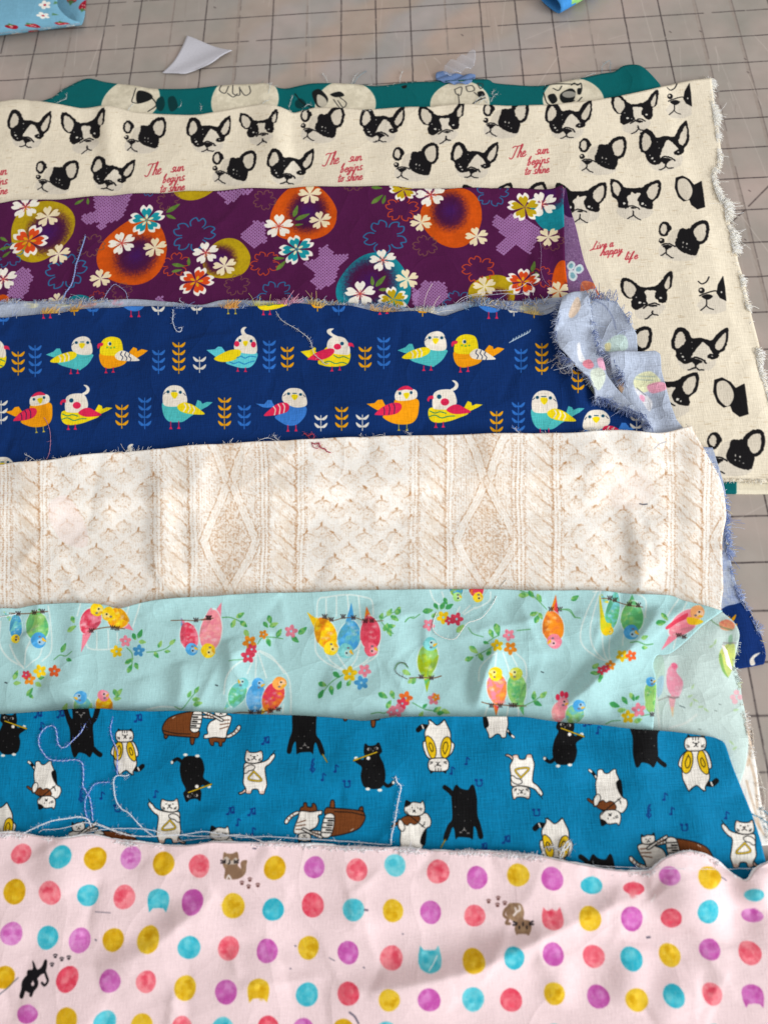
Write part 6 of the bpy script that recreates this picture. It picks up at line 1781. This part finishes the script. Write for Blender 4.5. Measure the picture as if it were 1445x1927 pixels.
def berries(c):
    g = np.random.default_rng(12)
    pts = []
    for _ in range(900):
        q = g.uniform([0, 0], [c.w, c.h])
        if all(np.hypot(*(q - p_)) > c.res * .0125 for p_ in pts): pts.append(q)
    for n, q in enumerate(pts):
        s = c.res * .0054; a = g.uniform(-.6, .6)
        M_ = np.array([[math.cos(a), -math.sin(a)], [math.sin(a), math.cos(a)]])
        T = lambda u: (P(u) * s) @ M_.T + q
        if n % 3 != 2:
            c.fill(smooth(T('0,-1 .6,-.4 .75,.3 .4,.75 0,.65 -.4,.75 -.75,.3 -.6,-.4'), True), (186, 30, 48), 1, (150, 20, 40))
            c.fill(T('-.7,.6 -.3,.7 0,1.2 .3,.7 .7,.6 .2,.45 -.2,.45'), (80, 120, 70))
            for d in g.uniform(-.45, .45, (7, 2)): e = (d * s) @ M_.T + q; c.fill(ellipse(e[0], e[1], s * .08, s * .12, 0, 6), (236, 214, 206))
        else:
            for k in range(5):
                b_ = q + s * .5 * np.array([math.cos(k * 1.257 + a), math.sin(k * 1.257 + a)])
                c.fill(ellipse(b_[0], b_[1], s * .36, s * .3, math.degrees(k * 1.257 + a), 10), (238, 236, 226))
            c.fill(ellipse(q[0], q[1], s * .2, s * .2, 0, 8), (186, 40, 56))
            c.fill(T('1,-.5 1.9,-.9 1.5,-.1'), (90, 134, 96))
flat_roll('strawberry_fabric_roll', 'light blue folded fabric with red strawberries lying on the mat', (0, 58), (148, 40), .042, .0085, .0092, .30, .004, berries, (118, 170, 194), 2400, 1, .06, .014)
def stripes(c):
    c.fill(P('0,0 4000,0 4000,4000 0,4000'), (66, 140, 206))
    for k in range(3): 
        x = c.w * (.80 - k * .22)
        c.fill(P('%f,0 %f,0 %f,%f %f,%f' % (x, x + c.w * .1, x + c.w * .05, c.h, x - c.w * .06, c.h)), (126, 190, 110), 1, (160, 206, 120))
flat_roll('blue_fabric_roll', 'narrow bright blue and green folded fabric poking in at the far edge', (1112, -14), (1056, 17), .013, .0055, .0062, .10, .002, stripes, (66, 140, 206), 2400, 2, .03)

def plain(name, c, rough=.8, trans=0.0, bump=.2, al=1.0):
    m = bpy.data.materials.new(name)
    N = NT(m)
    tc = N.n('ShaderNodeTexCoord'); no = N.n('ShaderNodeTexNoise'); no.inputs['Scale'].default_value = 700; no.inputs['Detail'].default_value = 4
    N.l(tc.outputs['Object'], no.inputs['Vector'])
    mx = N.n('ShaderNodeMix', data_type='RGBA'); a = s2l(c)
    mx.inputs[6].default_value = tuple(v * .9 for v in a[:3]) + (1,); mx.inputs[7].default_value = tuple(min(1, v * 1.05) for v in a[:3]) + (1,)
    N.l(no.outputs[0], mx.inputs[0]); N.l(mx.outputs[2], N.b.inputs['Base Color'])
    bp = N.n('ShaderNodeBump'); bp.inputs['Strength'].default_value = bump; bp.inputs['Distance'].default_value = .0004
    N.l(no.outputs[0], bp.inputs['Height']); N.l(bp.outputs[0], N.b.inputs['Normal'])
    N.b.inputs['Roughness'].default_value = rough
    N.b.inputs['Transmission Weight'].default_value = trans
    N.b.inputs['Alpha'].default_value = al
    return m
def scrap(name, label, cat, top, right, bottom, left, mat, lift, nu=24, nv=24, lip=.35):
    o = sheet(name, HTOP + .0006, Canvas(0, 0, 1, 1, 4, (255, 255, 255)), top, right, bottom, left, nu, nv, mat, None, lip, lift)
    return tag(o, label, cat)
scrap('fabric_offcut', 'small white triangular offcut lying alone on the mat', 'scrap', '353,68 395,84 437,98', '437,98 418,108 400,120 377,132', '307,138 328,139 347,140 362,136 377,132', '353,68 343,93 328,117 307,138', plain('white_interlining', (194, 192, 199), .9, bump=.5),
      lambda U, V: .0009 * (U - .4) ** 2 * 4 + .0006 * V ** 2 + .0004 * np.sin(U * 7 + V * 5))
scrap('blue_offcut', 'crumpled blue frayed snippet behind the teal fabric', 'scrap', '822,136 840,138 862,142 894,142', '894,142 892,152 880,160', '822,154 850,160 880,160', '822,136 820,146 822,154', plain('blue_snippet', (98, 124, 168), bump=.8),
      lambda U, V: .0015 * np.abs(np.sin(U * 9.0 + V * 4)) + .0006 * V)
scrap('plastic_scrap', 'clear crinkled plastic scrap lying over the blue snippet', 'scrap', '838,130 862,122 892,112', '892,112 893,128 890,142', '836,152 860,150 890,142', '838,130 835,142 836,152', plain('clear_plastic', (222, 226, 238), .2, .5, .1, .55),
      lambda U, V: .003 + .0025 * np.abs(np.sin(U * 9 - V * 5)) + .003 * U)
g_ = np.random.default_rng(5)

# ================================================================ loose threads
PB, WH, SK = (110, 132, 206), (238, 238, 240), (150, 176, 226)
R1 = .00016
thread('loose_thread', 'long looping twisted light blue thread over the blue cat fabric', '203,1338 180,1352 164,1362 155,1378 140,1393 128,1404 118,1406 112,1398 110,1385 108,1372 103,1366 92,1367 82,1376 76,1388 76,1402 82,1414 92,1426 103,1430 120,1431 140,1429 150,1431 157,1438 159,1460 158,1478 163,1488 170,1500 174,1520 176,1545', .00030, PB, 2, [(96, 120, 212), (196, 212, 240)], .0006, 1)
thread('loose_thread', 'twisted light blue thread hanging down across the cymbal cat', '212,1334 214,1350 210,1370 213,1390 218,1402 223,1418 222,1440 222,1458', .00028, PB, 2, [(90, 112, 214), (170, 190, 236)], .0004, 2)
thread('loose_thread', 'white thread running from the cymbal cat down to the pink edge', '244,1458 236,1460 224,1459 216,1466 217,1488 222,1508 232,1522 245,1530 258,1545 272,1560 290,1574', .00026, WH, 2, [WH, (206, 222, 238)], .0006, 3)
thread('loose_thread', 'short light blue thread curling under the upside-down violin cat', '208,1472 190,1473 178,1478 171,1490 164,1502 162,1520 166,1540 172,1552', .00026, PB, 2, [(96, 120, 212), (190, 206, 240)], .0006, 4)
thread('loose_thread', 'slack white thread reaching from the pink edge to the striped cat head at left', '45,1569 80,1553 105,1544 130,1540 152,1537 168,1542 173,1556', .0003, WH, 2, [WH, (220, 224, 232)], .002, 5)
thread('loose_thread', 'thin white thread lying just above the pink edge at left', '74,1567 84,1561 110,1560 140,1554 160,1548 178,1550 200,1556 228,1568 256,1575', .00018, WH, 1, None, .0015, 6)
thread('loose_thread', 'long wavy white thread strung along the pink edge below the pianist cat', '128,1576 170,1566 205,1560 245,1559 285,1562 318,1572 350,1570 385,1564 420,1570 460,1575 500,1574 540,1577 600,1580 660,1584 735,1590', .00022, WH, 2, [WH, (214, 222, 234)], .0012, 7, wob=.15)
thread('loose_thread', 'second wavy white thread crossing the triangle cat at the pink edge', '180,1548 215,1562 250,1573 290,1575 330,1571 370,1574 410,1574 450,1572 480,1578 500,1586', .0002, WH, 1, None, .0014, 8, wob=.2)
thread('loose_thread', 'fine white thread dipping to the pink edge right of the triangle cat', '330,1584 360,1580 400,1576 440,1572 470,1574 492,1584', .00016, WH, 1, None, .001, 9, wob=.1)
thread('loose_thread', 'upright white thread rising from the pink edge beside the flute cat', '744,1462 747,1472 754,1480 752,1494 748,1512 745,1535 741,1556 737,1572 736,1590', .0003, WH, 2, [WH, (226, 232, 240)], .001, 10)
thread('loose_thread', 'small white figure-eight thread knot on the upside-down cymbal cat', '1030,1594 1042,1593 1052,1600 1062,1598 1070,1588 1066,1584 1060,1592 1054,1606 1052,1614 1057,1612 1060,1602 1058,1594', .00035, WH, 2, [WH, (232, 236, 240)], .001, 11)
thread('loose_thread', 'grey translucent thread loop round the small white knot', '1022,1602 1028,1593 1042,1597 1056,1594 1066,1582 1073,1584 1074,1598 1068,1612', .0002, (176, 180, 184), 1, None, .002, 12)
thread('loose_thread', 'taut clear thread bridging the dip of the pink edge at right', '1096,1627 1180,1631 1260,1633 1340,1634 1425,1634', .00012, (220, 222, 228), 1, None, .004, 13)
thread('loose_thread', 'long white thread looping over the mint budgie fabric from the knit print', '952,1092 940,1108 928,1136 910,1160 896,1168 880,1173 868,1188 858,1201 846,1204 828,1198 815,1186 816,1168 822,1152', .00022, (236, 232, 226), 1, None, .0008, 14)
thread('loose_thread', 'little curled dark thread beside the lone green budgie', '768,1256 762,1248 752,1248 745,1256 746,1266 756,1273 766,1278', .00017, (90, 84, 76), 1, None, .0003, 15)
thread('loose_thread', 'white thread lying along the top edge of the mint fabric at far left', '-20,1163 8,1161 34,1156 58,1150 72,1140', .00024, WH, 1, None, .0004, 16)
thread('loose_thread', 'long kinked white thread running down the navy fabric onto the yellow cockatiel', '488,574 505,571 517,575 520,588 530,604 545,614 556,620 570,630 582,640 588,655 592,668 604,678 612,686 619,684', .00020, (214, 206, 190), 2, [(226, 220, 206), (170, 184, 206)], .0006, 17)
thread('loose_thread', 'tangled tuft of white fluff hanging from the navy frayed edge', '338,566 346,572 344,580 330,578 327,592 327,608 332,622 340,626 343,618 336,618', .00026, (206, 210, 222), 2, [(220, 222, 228), (160, 178, 210)], .0008, 18)
thread('loose_thread', 'thin pink thread trailing off the navy fabric onto the knit print', '84,786 90,796 95,812 96,832 93,856 84,870 64,886 44,900 22,918 0,942 -20,955', .00017, (176, 112, 142), 1, None, .0003, 19)
thread('loose_thread', 'knotted crimson thread on the edge between navy and knit print', '572,816 580,821 588,818 592,824 586,832 592,838 600,836 604,844 612,846 616,851 623,853', .00034, (176, 36, 72), 2, [(186, 40, 76), (150, 26, 60)], .0008, 20)
thread('loose_thread', 'thin crimson loop beside the crimson knot', '578,820 584,828 590,842 598,846 602,838 594,830 588,836', .0002, (176, 36, 72), 1, None, .001, 21)
thread('loose_thread', 'thick fuzzy pale blue thread lying across the purple fabric', '162,446 158,460 152,480 145,500 142,518 136,538 126,552 120,564 112,572', .00042, SK, 2, [(142, 164, 214), (112, 134, 190)], .0006, 22)
thread('loose_thread', 'thin arched pale thread at the purple fabric bottom under the orange disc', '196,563 205,550 217,538 228,543 238,552 241,564', .00018, (150, 160, 200), 1, None, .001, 23)
thread('loose_thread', 'sheer long strand arching over the yellow disc on the purple fabric', '846,582 870,563 900,556 930,552 958,550 978,544 992,534 1001,540 1003,556', .00016, (214, 206, 214), 1, None, .002, 24)
thread('loose_thread', 'second sheer strand below the first over the yellow disc', '850,578 885,561 915,560 950,556 975,556 996,548', .00013, (206, 206, 222), 1, None, .002, 25)
thread('loose_thread', 'long loose strand lying in the navy fraying near the flipped corner', '880,578 910,574 950,578 985,586 1010,588 1030,582 1045,574', .00018, (206, 204, 206), 1, None, .001, 26)
thread('loose_thread', 'vertical purple thread on the fold of the purple fabric', '1016,455 1018,480 1017,510 1024,530 1036,540', .00013, (150, 112, 150), 1, None, .0004, 27)
for k, (s, lb) in enumerate((('1028,684 1040,680 1050,672 1062,676 1070,690 1076,704 1074,714', 'grey thread tangle under the flipped navy corner, outermost loop'), ('1036,694 1046,684 1056,690 1052,702 1062,706 1072,696 1068,684', 'grey thread tangle under the flipped navy corner, middle loop'), ('1044,670 1052,680 1048,692 1058,698 1070,704 1076,700', 'grey thread tangle under the flipped navy corner, inner loop'))):
    thread('loose_thread', lb, s, .00024, (170, 166, 168), 2, [(196, 190, 188), (130, 134, 150)], .0015, 30 + k)
thread('loose_thread', 'fine pale blue strand sticking out of the curled navy flap', '1150,640 1165,630 1180,626 1196,622', .00016, (190, 200, 224), 1, None, .003, 34)
for k, (s, lb) in enumerate((('104,196 118,192 127,188 126,176', 'hooked white thread on the teal fabric near its left end'), ('345,168 344,188 341,202 330,210 318,214', 'long white thread hanging off the first teal disc gap'), ('240,214 248,204 256,192', 'short white thread on the left teal disc'), ('379,214 380,206 380,196', 'short upright white thread on the teal strip'), ('505,180 509,168 512,156', 'white thread on the teal edge beside the second disc'), ('543,208 547,196 553,182 554,192', 'forked white thread in the teal dip'),
        ('488,206 497,196 508,188', 'slanted white thread right of the second disc'), ('606,140 612,148 617,158', 'short white thread standing on the teal edge'), ('662,160 668,148 674,138', 'leaning white thread behind the third disc'), ('664,160 676,146 690,134', 'grey blue thread leaning behind the third disc'), ('752,158 754,146 758,134', 'short grey thread standing behind the teal edge'), ('924,182 928,175 934,171', 'white thread tip at the rim of the fourth disc'), ('922,196 928,184 936,179 943,181', 'bent white thread right of the fourth disc'),
        ('890,200 900,188 912,184 916,192', 'wispy white thread over the fourth disc'), ('898,199 910,190 917,198', 'second wispy white thread over the fourth disc'), ('1082,158 1100,148 1120,138', 'pale thread stretched behind the last disc'), ('1131,140 1133,126 1146,118 1147,134 1152,140', 'curled green grey thread at the teal edge'), ('570,206 580,200 592,202', 'tiny white thread at the cream edge')
        )):
    thread('loose_thread', lb, s, .00016, (206, 210, 208) if k not in (9, 16) else (120, 150, 160), 1, None, .0012, 40 + k)
thread('loose_thread', 'loose off white thread trailing along the mat right of the knit fabric', '1414,1372 1416,1396 1414,1416 1420,1440 1430,1470 1437,1496 1436,1518 1431,1534', .00017, (222, 214, 200), 1, None, .0006, 60)
thread('loose_thread', 'stray thread end pointing up from the knit fabric side', '1364,1032 1368,1018 1377,1003', .00017, (240, 236, 228), 1, None, .001, 61)
for k, s in enumerate(('1414,1514 1428,1522 1446,1532 1470,1540', '1410,1530 1428,1540 1446,1552 1470,1566', '1424,1546 1440,1560 1466,1580')):
    thread('loose_thread', ('upper', 'middle', 'lower')[k] + ' teal thread at the right edge beside the blue cat fabric', s, .00030, (70, 140, 170), 2, [(76, 150, 180), (170, 200, 210)], .001, 62 + k)
for k, (s, lb) in enumerate((('48,855 60,862 72,869 88,866', 'curly white thread at the knit edge below the navy bird head'), ('100,861 120,868 140,862', 'white thread beside the crest on the knit edge'), ('476,838 490,830 505,826 520,830', 'white thread on the knit edge under the blue budgie, left one'), ('514,819 522,828 530,832', 'white thread on the knit edge under the blue budgie, right one'), ('680,815 678,820 684,824 700,824 716,819 728,822', 'curly white thread on the knit edge under the orange bird'), ('764,812 772,820 778,823', 'white thread on the knit edge under the red capped bird'), ('965,806 974,814 982,820', 'white thread on the knit edge under the blue sprig'), ('1094,812 1110,808 1128,810', 'thin white thread along the knit edge near the flipped corner'))):
    thread('loose_thread', lb, s, .00016, WH, 1, None, .001, 70 + k)
